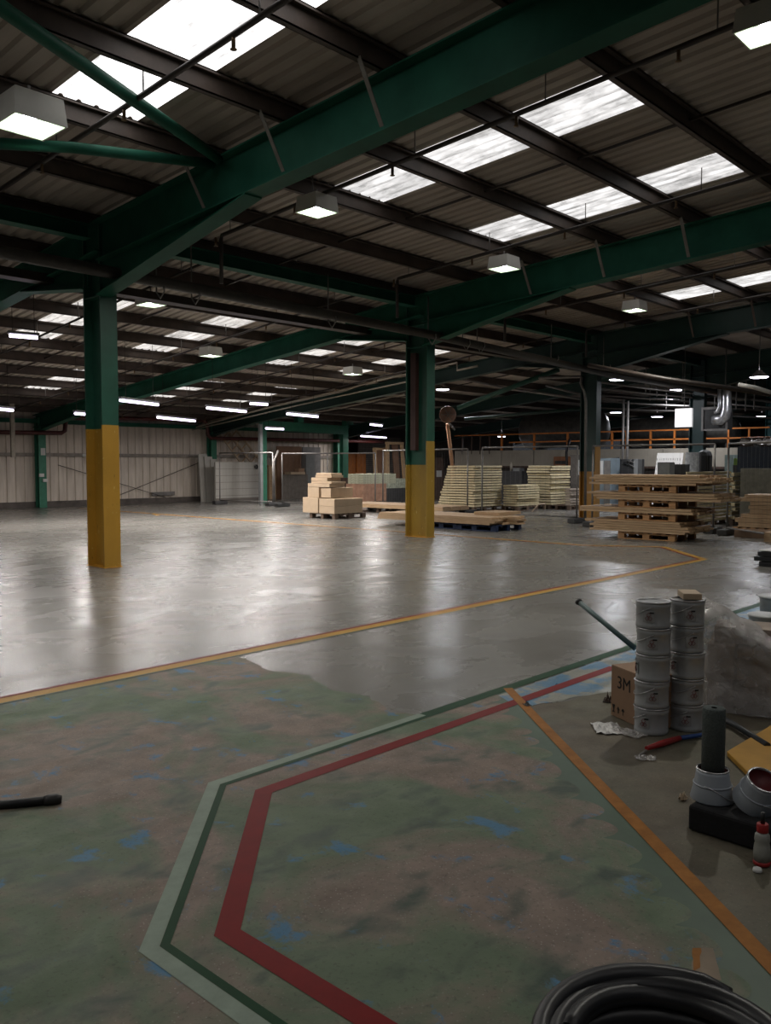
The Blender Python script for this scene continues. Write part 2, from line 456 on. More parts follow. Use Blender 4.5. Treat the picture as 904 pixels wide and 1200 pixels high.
# purlins (lipped Z sections) under the sheets
ORD = ['first', 'second', 'third', 'fourth', 'fifth', 'sixth', 'seventh', 'eighth', 'ninth', 'tenth', 'eleventh', 'twelfth', 'thirteenth', 'fourteenth', 'fifteenth', 'sixteenth']
nearp = sorted([p for p in PUR if p < YC], reverse=True); farp = sorted(p for p in PUR if p > YC)
for y in PUR:
    if y < YMIN: continue
    b = MB(); z = ztop(y); t = .012
    for (ya_, yb_, za, zb) in ((0, t, 0, SH-.02), (-.065, t, SH-.032, SH-.02), (0, .075, 0, t), (.065, .075, 0, .03), (-.065, -.055, SH-.05, SH-.02)):
        b.box(XMIN, XMAX, y+ya_, y+yb_, z+za+.004, z+zb+.004)
    n_ = 'near' if y < YC else 'far'
    tag(b.build('roof_purlin', tan), (ORD[nearp.index(y)]+' dark steel purlin from the column row, counting up towards the viewer') if y < YC else (ORD[farp.index(y)]+' dark steel purlin beyond the column row, counting towards the clad wall'), 'purlin', 'roof purlins on the '+n_+' side')
# ribs: sag rods between purlins at mid-bay
for f in FR[1:6]:
    b = MB(); x = f+DX/2
    ys = [y for y in PUR if y > 0]
    for y0, y1 in zip(ys, ys[1:]): b.bar((x, y0, ztop(y0)+.10), (x, y1, ztop(y1)+.10), .03, .03)
    tag(b.build('sag_bar', pipe_dark), 'thin dark bar tying the purlins together '+{1: 'left of the nearest rafter', 2: 'halfway between the two nearest rafters', 3: 'halfway between the second and third rafters', 4: 'beyond the third rafter', 5: 'in the gloom beyond the fourth rafter'}[FR.index(f)], 'tie bar', 'sag bars between the purlins')
# ---- rafters
def rafter(x, mat, label, depthN=.56, depthF=.42, haunch=True):
    r = thing('roof_rafter', label, 'rafter', (x, YC, ZC))
    def I(y0, y1, dep, nm):
        b = MB(); w_, t = .25, .018
        def P(dx, y, dz): return (dx, y-YC, ztop(y)+dz-ZC)
        for (a0, a1, z0, z1) in ((-w_/2, w_/2, -t, 0), (-w_/2, w_/2, -dep, -dep+t), (-.006, .006, -dep+t, -t)):
            b.hexa([P(a0, y0, z0), P(a1, y0, z0), P(a1, y1, z0), P(a0, y1, z0), P(a0, y0, z1), P(a1, y0, z1), P(a1, y1, z1), P(a0, y1, z1)])
        return b.build(nm, mat, r)
    I(YMIN, YC, depthN, 'rafter_beam'); I(YC, YW-.1, depthF, 'rafter_beam')
    if haunch:
        def H(ya_, za, yb_, zb, dep):  # haunch: from rafter underside at ya_ to depth zb at yb_
            b = MB(); A = (ya_-YC, ztop(ya_)-dep-ZC); B = (yb_-YC, zb-ZC); T = (yb_-YC, ztop(yb_)-dep-ZC)
            for s0, s1 in ((-.006, .006),):
                v = [(s0, *A), (s0, *B), (s0, *T), (s1, *A), (s1, *B), (s1, *T)]
                vv = [b.bm.verts.new(q) for q in v]
                for f in ((0, 1, 2), (5, 4, 3), (0, 3, 4, 1), (1, 4, 5, 2), (2, 5, 3, 0)): b.bm.faces.new([vv[i] for i in f])
            b.hexa([(-.125, A[0], A[1]-.018), (.125, A[0], A[1]-.018), (.125, B[0], B[1]-.018), (-.125, B[0], B[1]-.018), (-.125, *A), (.125, *A), (.125, *B), (-.125, *B)])
            return b.build('haunch', mat, r)
        H(7.85, 0, YC, 3.88, depthN); H(13.6, 0, YC+.42, 4.02, depthF); H(25.6, 0, YW-.45, 2.62, depthF)
    # fly braces from purlins to the lower flange
    for y in (4.27+1.45*1, 4.27+1.45*2, 4.27+1.45*3):
        for s in (-1,):
            b = MB(); b.bar((s*.45, y-YC, ztop(y)-ZC+.02), (s*.13, y-YC, ztop(y)-ZC-depthN+.03), .05, .008, up=(1, 0, 0))
            b.build('fly_brace', tan if mat != green else M('grey_brace', (.13, .12, .10), .5), r.children[0])
    return r
names = {0: 'deep green roof rafter crossing the top of the picture over the nearest column',
         1: 'green roof rafter passing over the second yellow-footed column',
         2: 'darker green rafter over the third column behind the timber stack',
         3: 'dark rafter over the fourth column by the bright square sign'}
for i, f in enumerate(FR):
    k = i-2
    if f < XMIN+.5 or f > XMAX: continue
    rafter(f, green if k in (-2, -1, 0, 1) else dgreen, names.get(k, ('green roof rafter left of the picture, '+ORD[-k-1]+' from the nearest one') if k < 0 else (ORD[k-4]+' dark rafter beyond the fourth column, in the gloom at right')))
# column-row tie beams
for i, f in enumerate(FR[:-1]):
    k = i-2
    b = MB(); z1 = ZC-.06; z0 = z1-.20
    x0, x1 = f+.16, f+DX-.16
    for a in ((YC+.02, YC+.22, z0, z0+.012), (YC+.02, YC+.22, z1-.012, z1), (YC+.115, YC+.125, z0+.012, z1-.012)): b.box(x0, x1, *a)
    lab = {-1: 'green tie beam left of the nearest column, under the roof', 0: 'green tie beam between the tops of the two nearest columns', 1: 'green tie beam between the second and third columns', 2: 'dark green tie beam between the third and fourth columns'}.get(k, 'dark green tie beam beyond the fourth column' if k > 2 else 'green tie beam out of view')
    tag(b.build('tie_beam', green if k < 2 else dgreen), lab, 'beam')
# ---- columns
def colmat(name, g, za, zb, yel=(.50, .27, .035)):
    """green above, yellow below; paint edge at za on the flange facing the hall, zb on the rest"""
    mt, t, b, N = nt(name)
    tc = N('ShaderNodeTexCoord'); sp = N('ShaderNodeSeparateXYZ'); t.links.new(tc.outputs['Object'], sp.inputs[0])
    nn = noise(t, N, coords(t, N, 1, 1, 1, world=False), 3, 5)
    ny = noise(t, N, coords(t, N, 1, 1, .5, world=False), 2.0, 5)
    fl_ = N('ShaderNodeMath', operation='LESS_THAN'); t.links.new(sp.outputs[1], fl_.inputs[0]); fl_.inputs[1].default_value = .06
    mr = N('ShaderNodeMapRange'); t.links.new(fl_.outputs[0], mr.inputs[0]); mr.inputs[3].default_value = zb; mr.inputs[4].default_value = za
    lt = N('ShaderNodeMath', operation='LESS_THAN'); t.links.new(sp.outputs[2], lt.inputs[0]); t.links.new(mr.outputs[0], lt.inputs[1])
    yc = ramp(t, N, ny, [(.3, tuple(c*.72 for c in yel)), (.7, yel)])
    dirt = noise(t, N, coords(t, N, 4, 4, 1.2, world=False), 8, 5)
    yc = mix(t, N, ramp(t, N, dirt, [(.66, 0), (.70, .7)]), yc, (.10, .06, .02))
    # yellow chips showing bright scratches
    sc_ = noise(t, N, coords(t, N, 16, 16, 5, world=False), 2.2, 2)
    yc = mix(t, N, ramp(t, N, sc_, [(.70, 0), (.72, .8)]), yc, (.62, .50, .22))
    gc = ramp(t, N, nn, [(.3, tuple(c*.7 for c in g)), (.7, g)])
    t.links.new(mix(t, N, lt.outputs[0], gc, yc), b.inputs['Base Color']); b.inputs['Roughness'].default_value = .42
    return mt
def hcol(x, y, h, mat, label, w_=.24, d=.48, t=.028, tw=.02):
    r = thing('steel_column', label, 'column', (x, y, 0))
    b = MB()
    b.prism([(-w_/2, 0), (w_/2, 0), (w_/2, t), (tw/2, t), (tw/2, d-t), (w_/2, d-t), (w_/2, d), (-w_/2, d), (-w_/2, d-t), (-tw/2, d-t), (-tw/2, t), (-w_/2, t)], .003, h)
    b.build('column_shaft', mat, r)
    b = MB()
    for z in (3.86, 4.30): b.box(-w_/2, -tw/2-.001, t, d-t, z, z+.014); b.box(tw/2+.001, w_/2, t, d-t, z, z+.014)
    b.build('stiffener', mat, r)
    b = MB(); b.box(-w_/2-.012, w_/2+.012, -.012, d+.012, .001, .012); b.build('base_plate', yellowp if mat.name != 'col_e' else teal, r)
    return r
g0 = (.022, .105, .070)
cA = hcol(X0+.075, YC, ZC-.05, colmat('col_a', g0, 2.05, 2.0), 'nearest steel column, green above and yellow below', w_=.26)
cB = hcol(X0+DX+.10, YC-.1, ZC-.05, colmat('col_b', g0, 1.96, 1.48, (.42, .26, .04)), 'second steel column, with a strip of orange-yellow higher on one edge', d=.58)
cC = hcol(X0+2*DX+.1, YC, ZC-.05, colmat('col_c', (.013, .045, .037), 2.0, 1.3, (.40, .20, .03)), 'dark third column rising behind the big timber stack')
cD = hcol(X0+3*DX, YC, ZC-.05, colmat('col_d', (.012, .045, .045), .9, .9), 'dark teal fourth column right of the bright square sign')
cE = hcol(X0+4*DX, YC, ZC-.05, M('col_e', (.02, .15, .16), .45, var=.1), 'teal column cut by the right edge of the picture')
# ducting and pipe fixed on column B
bP = PY(479, 520, YC+.2)
tag(MB().box(X0+DX-.03, X0+DX+.07, YC+.20, YC+.34, 1.78, 3.75).build('downpipe_casing', M('brown_casing', (.05, .022, .018), .5, var=.2)), 'dark brown pipe casing fixed up the left side of the second column', 'casing')
# ================================================================== WALL LEFT (far clad wall)
wb = MB(); per = .30; x = XMIN
while x < 27.6:
    prof = [(0, 0), (.20, 0), (.22, .035), (.28, .035), (.30, 0)]
    for (a, za), (c, zc) in zip(prof, prof[1:]):
        wb.quad([(x+a, YW+za, .18), (x+c, YW+zc, .18), (x+c, YW+zc, 3.35), (x+a, YW+za, 3.35)])
    x += per
struct(wb.build('wall_left', wallm, fix=False))
struct(MB().box(XMIN, 27.7, YW-.06, YW+.10, 0, .20).build('baseboard_left', M('dark_kerb', (.10, .085, .075), .7, var=.35, world=True, scale=4)))
struct(MB().box(XMIN, 27.7, YW-.10, YW-.02, 1.74, 1.86).build('trim_14', M('girt_steel', (.26, .23, .20), .6)))
struct(MB().box(XMIN, 27.7, YW-.30, YW-.06, 2.86, 3.00).build('trim_15', green))
struct(MB().box(XMIN, 27.8, YW+.2, YW+.3, 0, 3.4).build('wall_outer', M('outer_dark', (.05, .05, .05), .8)))
struct(MB().box(XMAX-.1, XMAX, YMIN, YW+.3, 0, 6).build('wall_far', M('far_dark', (.035, .03, .03), .8)))
def wallcol(x, label):
    r = thing('wall_column', label, 'column', (x, YW-.42, 0)); b = MB(); w_, d, t = .26, .30, .02
    b.prism([(-w_/2, 0), (w_/2, 0), (w_/2, t), (.01, t), (.01, d-t), (w_/2, d-t), (w_/2, d), (-w_/2, d), (-w_/2, d-t), (-.01, d-t), (-.01, t), (-w_/2, t)], .003, 3.05)
    b.build('column_shaft', M('bright_green_paint', (.035, .17, .105), .45, var=.15), r); return r
wcB = wallcol(X0+DX+.05, 'green wall column with a white notice and switch boxes, at far left')
MB().box(-.06, .10, -.015, -.001, 1.78, 2.02).build('notice', paper, wcB.children[0])
MB().box(-.14, .02, -.06, -.002, 1.05, 1.16).build('switch_box', white, wcB)
MB().box(-.02, .14, -.06, -.002, .88, .98).build('switch_box', white, wcB)
wallcol(X0+2*DX+.05, 'green wall column just behind the leaning white panels')
wallcol(X0+DX*3, 'green wall column beyond the white sliding panel')
wallcol(X0, 'green wall column hidden beyond the left edge')
# diagonal wire bracing on wall
for i, ((xa, za), (xb, zb), lab) in enumerate((((14.0, 1.45), (18.3, .2), 'thin wire brace sloping down right across the far clad wall'), ((20.0, 1.6), (16.2, .3), 'thin wire brace sloping down left towards the floor vent'))):
    tag(MB().path([(xa, YW-.13, za), (xb, YW-.13, zb)], .012, 6).build('brace_wire', pipe_dark), lab, 'wire')
tag(MB().box(17.7, 18.7, YW-.12, YW-.07, .28, .42).build('wall_vent', galv), 'low grey vent strip at the foot of the far wall', 'vent')
tag(MB().bar((14.9, YW-.14, 1.80), (15.5, YW-.14, 1.79), .06, .1).bar((15.1, YW-.14, 1.78), (15.25, YW-.14, 1.5), .1, .04).build('junction_bracket', white), 'small white bracket hanging from the wall rail left of the nearest column', 'bracket')
# dark oxide pipe with an S bend along the wall
pz1, pz2 = 2.33, 2.72
Yp = YW-.6
def wp(px, py): return PY(px, py, Yp)
pts = [(XMIN+5, Yp, 2.3), (*wp(0, 506.5),), (*wp(72, 507.5),), (*wp(76, 505),), (*wp(77, 492),), (*wp(80, 489.5),), (*wp(100, 489.5),), (*wp(236, 492.5),), (*wp(241, 494),), (*wp(243, 500),), (*wp(244, 510),), (*wp(247, 513.5),), (*wp(300, 514.5),), (*wp(420, 517),), (*wp(450, 518),)]
tag(MB().path(pts, .075, 10).build('sprinkler_pipe', M('dark_red_pipe', (.075, .018, .016), .4)), 'dark red pipe with stepped bends running along the far wall', 'pipe')
# pale conduit post at far left
a_ = G(15, 582)
tag(MB().box(15.2*0+PY(15, 540, YW-1.2).x-.05, PY(15, 540, YW-1.2).x+.07, YW-1.25, YW-1.15, 1.7, ztop(YW-1.2)+.2).build('conduit_post', creampipe), 'pale vertical conduit hanging from the roof at the left edge', 'conduit')
# ================================================================== LIGHT FITTINGS
def boxlight(loc, label, rz=0, sz=1.0, warm=(1, .96, .88), bright=1.0, tilt=0, group='high-bay box lights'):
    r = thing('high_bay_light', label, 'light', loc, rz, group); r.rotation_euler = (tilt, 0, rz)
    r.scale = (sz, sz, sz); b = MB(); w_, h = .20, .20
    # housing: open-bottomed tapered box
    o = [(-w_, -w_), (w_, -w_), (w_, w_), (-w_, w_)]; q = [(a*.9, c*.9) for a, c in o]; s = [(a*.93, c*.93) for a, c in o]; u = [(a*.6, c*.6) for a, c in o]
    rings = [[(a, c, h) for a, c in q], [(a, c, 0) for a, c in o], [(a, c, 0) for a, c in s]]
    R = [[b.bm.verts.new(p) for p in ring] for ring in rings]
    b.bm.faces.new(R[0])
    for A, B in zip(R, R[1:]):
        for k in range(4): b.bm.faces.new((A[k], A[(k+1) % 4], B[(k+1) % 4], B[k]))
    b.build('housing', M('fitting_housing', (.66, .65, .60), .5, var=.06), r)
    b = MB(); R = [[b.bm.verts.new(p) for p in ring] for ring in ([(a, c, 0.002) for a, c in s], [(a, c, .12) for a, c in u])]
    for k in range(4): b.bm.faces.new((R[0][k], R[0][(k+1) % 4], R[1][(k+1) % 4], R[1][k]))
    b.bm.faces.new(R[1])
    b.build('reflector', emis('lit_reflector', (.80, .95, .70), .9), r)
    MB().lathe([(.02, .12), (.025, .10), (.048, .08), (.052, .05), (.03, .025), (.005, .018)], n=14).build('bulb', emis('bulb_glow', (.9, .95, 1), 22*bright), r)
    b = MB(); b.bar((0, 0, h), (0, 0, h+.10), .02, .02); b.bar((-.10, 0, h+.01), (.10, 0, h+.01), .05, .02); b.build('hook', galv, r.children[0])
    L = bpy.data.lights.new('high_bay_lamp', 'AREA'); L.energy = LAMP_W*bright; L.color = warm; L.shape = 'DISK'; L.size = .16; L.spread = math.radians(150)
    lo = bpy.data.objects.new('high_bay_lamp', L); C.objects.link(lo); lo.parent = r; lo.location = (0, 0, .004)
    return r
LX = [(3.84, 8.24, 'big box light close to the left edge, at the bracing tubes'), (7.62, 8.27, 'white box light hanging between the two nearest green rafters'),
      (11.89, 8.33, 'white box light hanging right at the second green rafter'), (16.89, 8.5, 'white box light hanging alone beyond the second rafter, at right'),
      (7.55, 2.72, 'box light cut by the top right corner')]
pc = RF(897, 46, -.40); LX[4] = (pc.x, pc.y, LX[4][2])
for x, y, lab in LX: boxlight((x, y, ztop(y)-.36), lab, sz=1.3 if x < 4 else 1)
for x, y, lab in ((11.74, 16.34, 'small box light in the far bay over the grey floor'), (16.6, 16.6, 'dim box light far beyond the second column, left of it'), (8.3, 13.3, 'box light half hidden behind the nearest column top'), (12.3, 12.9, 'lit box light just under the main pipe left of the second column')):
    boxlight((x, y, ztop(y)-.42), lab, bright=1.0)
for x, y in ((-1.5, 4.5), (-2, 12), (0.5, 17), (4.5, 21), (14.5, 1.0)): boxlight((x, y, ztop(y)-.42), 'box light outside the picture', bright=.6, group='box lights outside the picture')
# range pipes with hangers (run down the slope, X constant)
def rangepipe(x, y0, y1, lab, dz=-.15, r=.028, drop=True, mat=pipe_dark):
    t = thing('sprinkler_range_pipe', lab, 'pipe', (x, y0, ztop(y0)+dz))
    pts = []
    ys = [y0+(y1-y0)*k/6 for k in range(7)]
    if y0 < YC < y1: ys = sorted(ys+[YC])
    pts = [(0, y-y0, ztop(y)-ztop(y0)) for y in ys]
    if drop: pts = pts+[(0, y1-y0+.02, ztop(y1)-ztop(y0)-.05), (0, y1-y0+.02, 4.12-ztop(y0)-dz)]
    MB().path(pts, r, 8).build('pipe', mat, t)
    y = y0+.6
    while y < y1-.2:
        MB().path([(0, y-y0, ztop(y)-ztop(y0)), (0, y-y0, ztop(y)-ztop(y0)+.32)], .008, 6).build('hanger', galv, t)
        b = MB(); b.path([(0, y-y0+.35, ztop(y)-ztop(y0)-.02), (0.0, y-y0+.35, ztop(y)-ztop(y0)-.13)], .018, 8); b.lathe([(.005, -.15), (.03, -.145), (.03, -.14), (.005, -.135)], (0, y-y0+.35, ztop(y)-ztop(y0)), 10)
        b.build('sprinkler_head', M('brass_head', (.16, .10, .05), .4, .5), t.children[0]); y += 1.75
    return t
rangepipe(4.54, 1.5, 10.7, 'dark sprinkler branch pipe crossing the big white rooflights at top left')
rangepipe(7.62, -1, 10.3, 'dark sprinkler branch pipe running from the top right corner down to the main pipe')
rangepipe(11.5, -1, 10.35, 'dark sprinkler branch pipe above the second green rafter')
rangepipe(18.8, 0, 10.7, 'dark sprinkler branch pipe at right passing the lone box light')
rangepipe(15.35, 0, 10.7, 'dark sprinkler branch pipe seen just under the second green rafter', dz=-.3)
for x in (4.54, 8.2, 11.7, 15.4, 18.8): rangepipe(x, 11.6, 26.5, 'thin dark branch pipe on the far low roof, '+{4.54: 'left of the nearest column', 8.2: 'just right of the nearest column', 11.7: 'midway between the two nearest columns', 15.4: 'right behind the second column', 18.8: 'towards the third column'}[x], r=.022, drop=False)
t = thing('sprinkler_main', 'thick dark main pipe running along the row of columns below the roof', 'pipe', (0, 10.8, 4.05))
MB().path([(XMIN+2, 0, .10), (2, 0, .09), (6, 0, .06), (9, 0, .03), (13, 0, -.03), (16, 0, -.12), (20.5, 0, -.26), (36, 0, -.3)], .085, 12).build('pipe', M('main_pipe', (.030, .026, .020), .45, var=.3), t)
for x in (4.4, 6.9, 7.5, 10.3, 13.0, 14.1, 14.6, 17.5, 20.0):
    MB().path([(x, -.09, -.02), (x, -.10, -.10-.0), (x, 0, -.14-x*.006), (x, .1, -.08), (x, .1, .3), (x, .1, .72)], .012, 6).build('pipe_strap', galv, t)
# second darker tray behind the main pipe
tag(MB().box(XMIN+2, 36, 12.7, 12.95, 4.25, 4.38).build('cable_tray', pipe_dark), 'dark cable tray parallel to the main pipe behind the columns', 'cable tray')
# bracing tubes top left
def PL(px, py, dz): return RF(px, py, dz)
e1 = PX(256, 186, X0-.10); e2 = PX(249, 192, X0-.10)
b0 = RF(-60, -28, -.28)
tag(MB().path([e1, RF(0, 8, -.28), b0], .062, 12).build('bracing_tube', green), 'round green bracing tube slanting from the top left corner to the nearest rafter', 'bracing tube')
tag(MB().path([e2, RF(85, 173, -.34), RF(-60, 165, -.34)], .058, 12).build('bracing_tube', green), 'round green bracing tube running almost level from the big box light to the rafter', 'bracing tube')
q = Vector((X0-.10, 8.35, 4.98)); 
# green braces in bay C
def brace(p, q, w_, lab, mat=dgreen): return tag(MB().path([p, q], w_, 10).build('bracing_tube', mat), lab, 'bracing tube')
brace(PY(537, 478, 15.5), PX(655, 433, X0+2*DX), .07, 'straight green bracing tube rising right towards the third column', M('mid_green_paint', (.022, .085, .06), .45))
brace(PY(545, 491, 16), PX(690, 478, X0+2*DX+.5), .05, 'lower darker green bracing tube behind the second column')
brace(PX(400, 392, X0+1.98*DX), PX(345, 408, X0+1.98*DX), .03, 'short green tube under the roof left of the second column')
brace(PX(745, 435, 24), PX(690, 445, 24), .05, 'dark bracing tube right of the third column')
# fluorescent tubes
def tube(px0, py0, px1, py1, z, lab):
    a = G(px0, py0, z); b_ = G(px1, py1, z); mid = (a+b_)/2; d = b_-a; L = d.length; ang = math.atan2(d.y, d.x)
    r = thing('strip_light', lab, 'strip light', mid, ang, 'fluorescent strip lights')
    MB().box(-L/2, L/2, -.04, .04, .040, .085).build('housing', steelgrey, r)
    MB().path([(-L/2+.03, 0, .0), (L/2-.03, 0, 0)], .032, 10).build('tube', emis('tube_glow', (.84, .74, 1), TUBE_EMIT), r)
    for s in (-L*.35, L*.35): MB().path([(s, 0, .085), (s, 0, max(.15, ztop(mid.y)+.2-z))], .006, 5).build('suspension_wire', pipe_dark, r)
    Ld = bpy.data.lights.new('strip_lamp', 'AREA'); Ld.shape = 'RECTANGLE'; Ld.size = L; Ld.size_y = .1; Ld.energy = 85; Ld.color = (1, .94, .90)
    lo = bpy.data.objects.new('strip_lamp', Ld); C.objects.link(lo); lo.parent = r; lo.location = (0, 0, -.06)
tube(9, 393, 46, 396, 3.75, 'bright short strip light at the left edge, under the small rooflights')
tube(0-30, 477, 16, 481, 2.75, 'strip light cut by the left edge, low by the pale conduit')
tube(140, 469, 186, 474.5, 2.95, 'bright strip light touching the right side of the nearest column')
tube(184, 489, 229, 493.5, 2.75, 'lower strip light just above the far wall, right of the nearest column')
tube(87, 484.5, 106, 486, 2.75, 'strip light half hidden behind the left side of the nearest column')
tube(242, 478, 289, 482.5, 2.9, 'long strip light above the leaning white panels')
tube(292, 473, 315, 474, 3.0, 'small strip light above and right of the long one')
tube(336, 485, 373, 488.5, 2.9, 'strip light crossing the short green stub above the green portal')
tube(311, 502, 333, 503, 2.72, 'strip light under the left end of the green portal beam')
tube(423, 511, 453, 513, 2.72, 'low bright strip light right of the green portal')
tube(434, 497.5, 448, 499, 2.9, 'tiny strip light above the low one near the second column')
# round lamps at right
def bell(px, py, z, lab, rad=.24, e=9):
    p = G(px, py, z); r = thing('bell_lamp', lab, 'lamp', p, 0, 'round high-bay lamps')
    MB().lathe([(.04, .20), (.08, .19), (.10, .14), (rad*.8, .06), (rad, .0)], n=20, cap=False).build('shade', galv, r)
    MB().lathe([(.005, .012), (rad*.93, .012), (rad*.93, .004), (rad*.8, -.02), (.005, -.03)], n=20).build('lens', emis('lens_glow', (.86, .86, 1), e), r)
    MB().path([(0, 0, .20), (0, 0, max(.4, ztop(p.y)+.2-z))], .012, 6).build('pendant_rod', galv, r)
    Ld = bpy.data.lights.new('bell_bulb', 'AREA'); Ld.shape = 'DISK'; Ld.size = rad*1.6; Ld.energy = 95; Ld.color = (.92, .94, 1)
    lo = bpy.data.objects.new('bell_bulb', Ld); C.objects.link(lo); lo.parent = r; lo.location = (0, 0, -.05)
bell(723.7, 445, 4.1, 'large round lamp just right of the third column', .26)
bell(793, 457, 4.05, 'round lamp above the bright square sign')
bell(722, 483.5, 3.75, 'round lamp below the large one, right of the third column', .27)
bell(770.5, 488.5, 3.7, 'round lamp left of the bright square sign', .28)
bell(890, 442, 3.9, 'blue-white round lamp standing over the bright pipe at right edge', .26, 14)
bell(886, 508, 3.55, 'round lamp low at the right edge beneath another', .3)
bell(893, 488, 3.8, 'round lamp at the right edge, half hidden by the teal column', .3)
bell(519, 456.5, 4.0, 'round lamp just right of the second column', .24)
bell(588, 511.5, 2.75, 'round lamp above the beige mezzanine, near the orange pole', .2, 9)
bell(642, 504, 3.2, 'round lamp above the beige mezzanine, left of the third column', .22)
bell(831, 518, 3.1, 'small round lamp behind the orange rail right of the fourth column', .26)
bell(803.5, 516.5, 3.15, 'small round lamp behind the orange rail left of the fourth column', .26)
bell(770.5, 515, 3.2, 'small faint lamp behind the orange rail, left of the others', .22)
bell(737, 512, 3.2, 'pinpoint lamp beside the twin vertical pipes', .12)
# bright square sign
sx = 24.5
p0 = PX(791, 501, sx); p1 = PX(811.5, 478, sx)
r = thing('lit_sign', 'square blank white lit panel hanging left of the fourth column', 'lit panel', (sx, (p0.y+p1.y)/2, p0.z))
hw = abs(p0.y-p1.y)/2
MB().box(.0, .08, -hw, hw, 0, p1.z-p0.z).build('sign_body', white, r); MB().box(-.012, -.002, -hw+.01, hw-.01, .01, p1.z-p0.z-.01).build('sign_face', emis('sign_glow', (1, .98, 1), 1.1), r)
MB().path([(.04, 0, p1.z-p0.z), (.04, 0, ztop(p0.y)+.2-p0.z)], .012, 6).build('hanging_rod', galv, r)
# ---- conduits from wall up to the column row beneath rafter C
cx = 19.6
def bundle(name, pxs, X, rad, lab, mat=creampipe):
    tag(MB().path([PX(a, b, X) for a, b in pxs], rad, 8).build(name, mat), lab, 'pipe')
bundle('conduit', [(205, 508), (260, 492), (330, 474), (400, 457), (460, 442), (536, 425), (536, 434), (560, 429)], 19.6, .03, 'upper cream conduit stepping up from the far wall past the second column')
bundle('conduit', [(225, 504), (290, 489), (380, 468), (470, 449), (500, 442)], 19.3, .022, 'second cream conduit close under the upper one')
bundle('conduit', [(230, 497), (300, 481), (400, 459), (474, 434)], 19.9, .028, 'third conduit highest of the bunch under the roof')
bundle('conduit', [(540, 444), (600, 456), (650, 463), (684, 468)], 21.5, .035, 'pale pipe sloping down right from the second column to the third', galv)
bundle('conduit', [(640, 452), (684, 463)], 22, .03, 'short pale pipe meeting the third column', galv)
bundle('conduit', [(632, 443), (680, 441.5), (682, 443), (681, 449), (685, 459), (687, 470), (686, 607)], 20.0, .035, 'grey pipe bending down the left side of the third column to the floor', galv)
bundle('conduit', [(180, 492), (230, 491), (292, 496), (400, 478), (474, 462)], 21.0, .022, 'low cream conduit looping beneath the strip lights')
for i, (ya_, yb_) in enumerate(((448, 461), (455, 466), (463, 470), (470, 476), (478, 482), (459, 464))):
    bundle('conduit', [(703, ya_), (760, (ya_+yb_)/2+1), (812, yb_)], 26+i, .03, ['topmost', 'second', 'third', 'fourth', 'lowest', 'darker'][i]+' of the pale pipes strung between the third and fourth columns', galv)
for i, (ya_, yb_) in enumerate(((461, 471), (471, 478), (478, 480), (486, 490))):
    bundle('conduit', [(826, ya_), (904, yb_)], 30+i, .035, ['topmost', 'second', 'third', 'lowest'][i]+' of the pale pipes running right from the fourth column', galv)
bundle('sloping_pipe', [(690, 428), (780, 444), (904, 462)], 17.5, .05, 'dark pipe sloping down right over the round lamps', pipe_dark)
bundle('lit_pipe', [(866, 450.5), (885, 454), (904, 460)], 17.3, .04, 'bright white pipe end glowing beneath the blue-white lamp', white)
k = 0
for px, a, b_ in ((757, 437, 463), (770, 445, 465), (781, 440, 480), (762, 440, 470), (800, 462, 471), (735, 470, 545), (730, 468, 540), (838, 455, 478), (850, 458, 480), (863, 455, 480), (874, 460, 482), (884, 462, 480)):
    X = 27+(k % 4); k += 1
    tag(MB().path([Vector((X, PX(px, b_, X).y, ztop(PX(px, b_, X).y)+.2 if b_ < 500 else PX(px, a, X).z)), PX(px, b_, X) if b_ < 500 else Vector((X, PX(px, b_, X).y, .004))], .022 if b_ < 500 else .05, 6).build('drop_rod', galv), 'thin vertical rod hanging among the pale pipes' if b_ < 500 else 'vertical pipe of the pair standing right of the third column', 'rod', 'hanging rods in the far bays' if b_ < 500 else 'pair of vertical pipes')
# silver duct elbow right of the fourth column
p = PX(836, 495, 26.5); t = thing('extract_unit', 'square grey fan box with a silver elbow duct right of the fourth column', 'fan unit', p)
MB().box(0, .5, -.42, .32, -.22, .42).build('fan_box', darkgrey, t, bevel=.02)
b = MB()
for a, b_, c, d in ((-.46, .36, .40, .48), (-.46, .36, -.26, -.20), (-.46, -.40, -.2, .4), (.30, .36, -.2, .4)): b.box(-.02, .0, a, b_, c, d) if False else b.box(-.04, -.005, a, b_, min(c, d), max(c, d))
b.build('fan_frame', galv, t)
e = lambda px, py: PX(px, py, 26.3)-p
MB().path([e(836, 492), e(846, 492), e(850, 488), e(852, 480), e(852, 466), e(852, 452)], [.16, .16, .16, .15, .14, .12], 14).build('duct', M('foil_duct', (.45, .45, .46), .3, .8, var=.3, scale=14, bump=.5), t)
MB().path([e(838, 484), e(842, 482), e(844, 476), e(844, 455)], [.07, .07, .07, .07], 10).build('duct', M('foil_duct', (.4, .4, .4)), t)
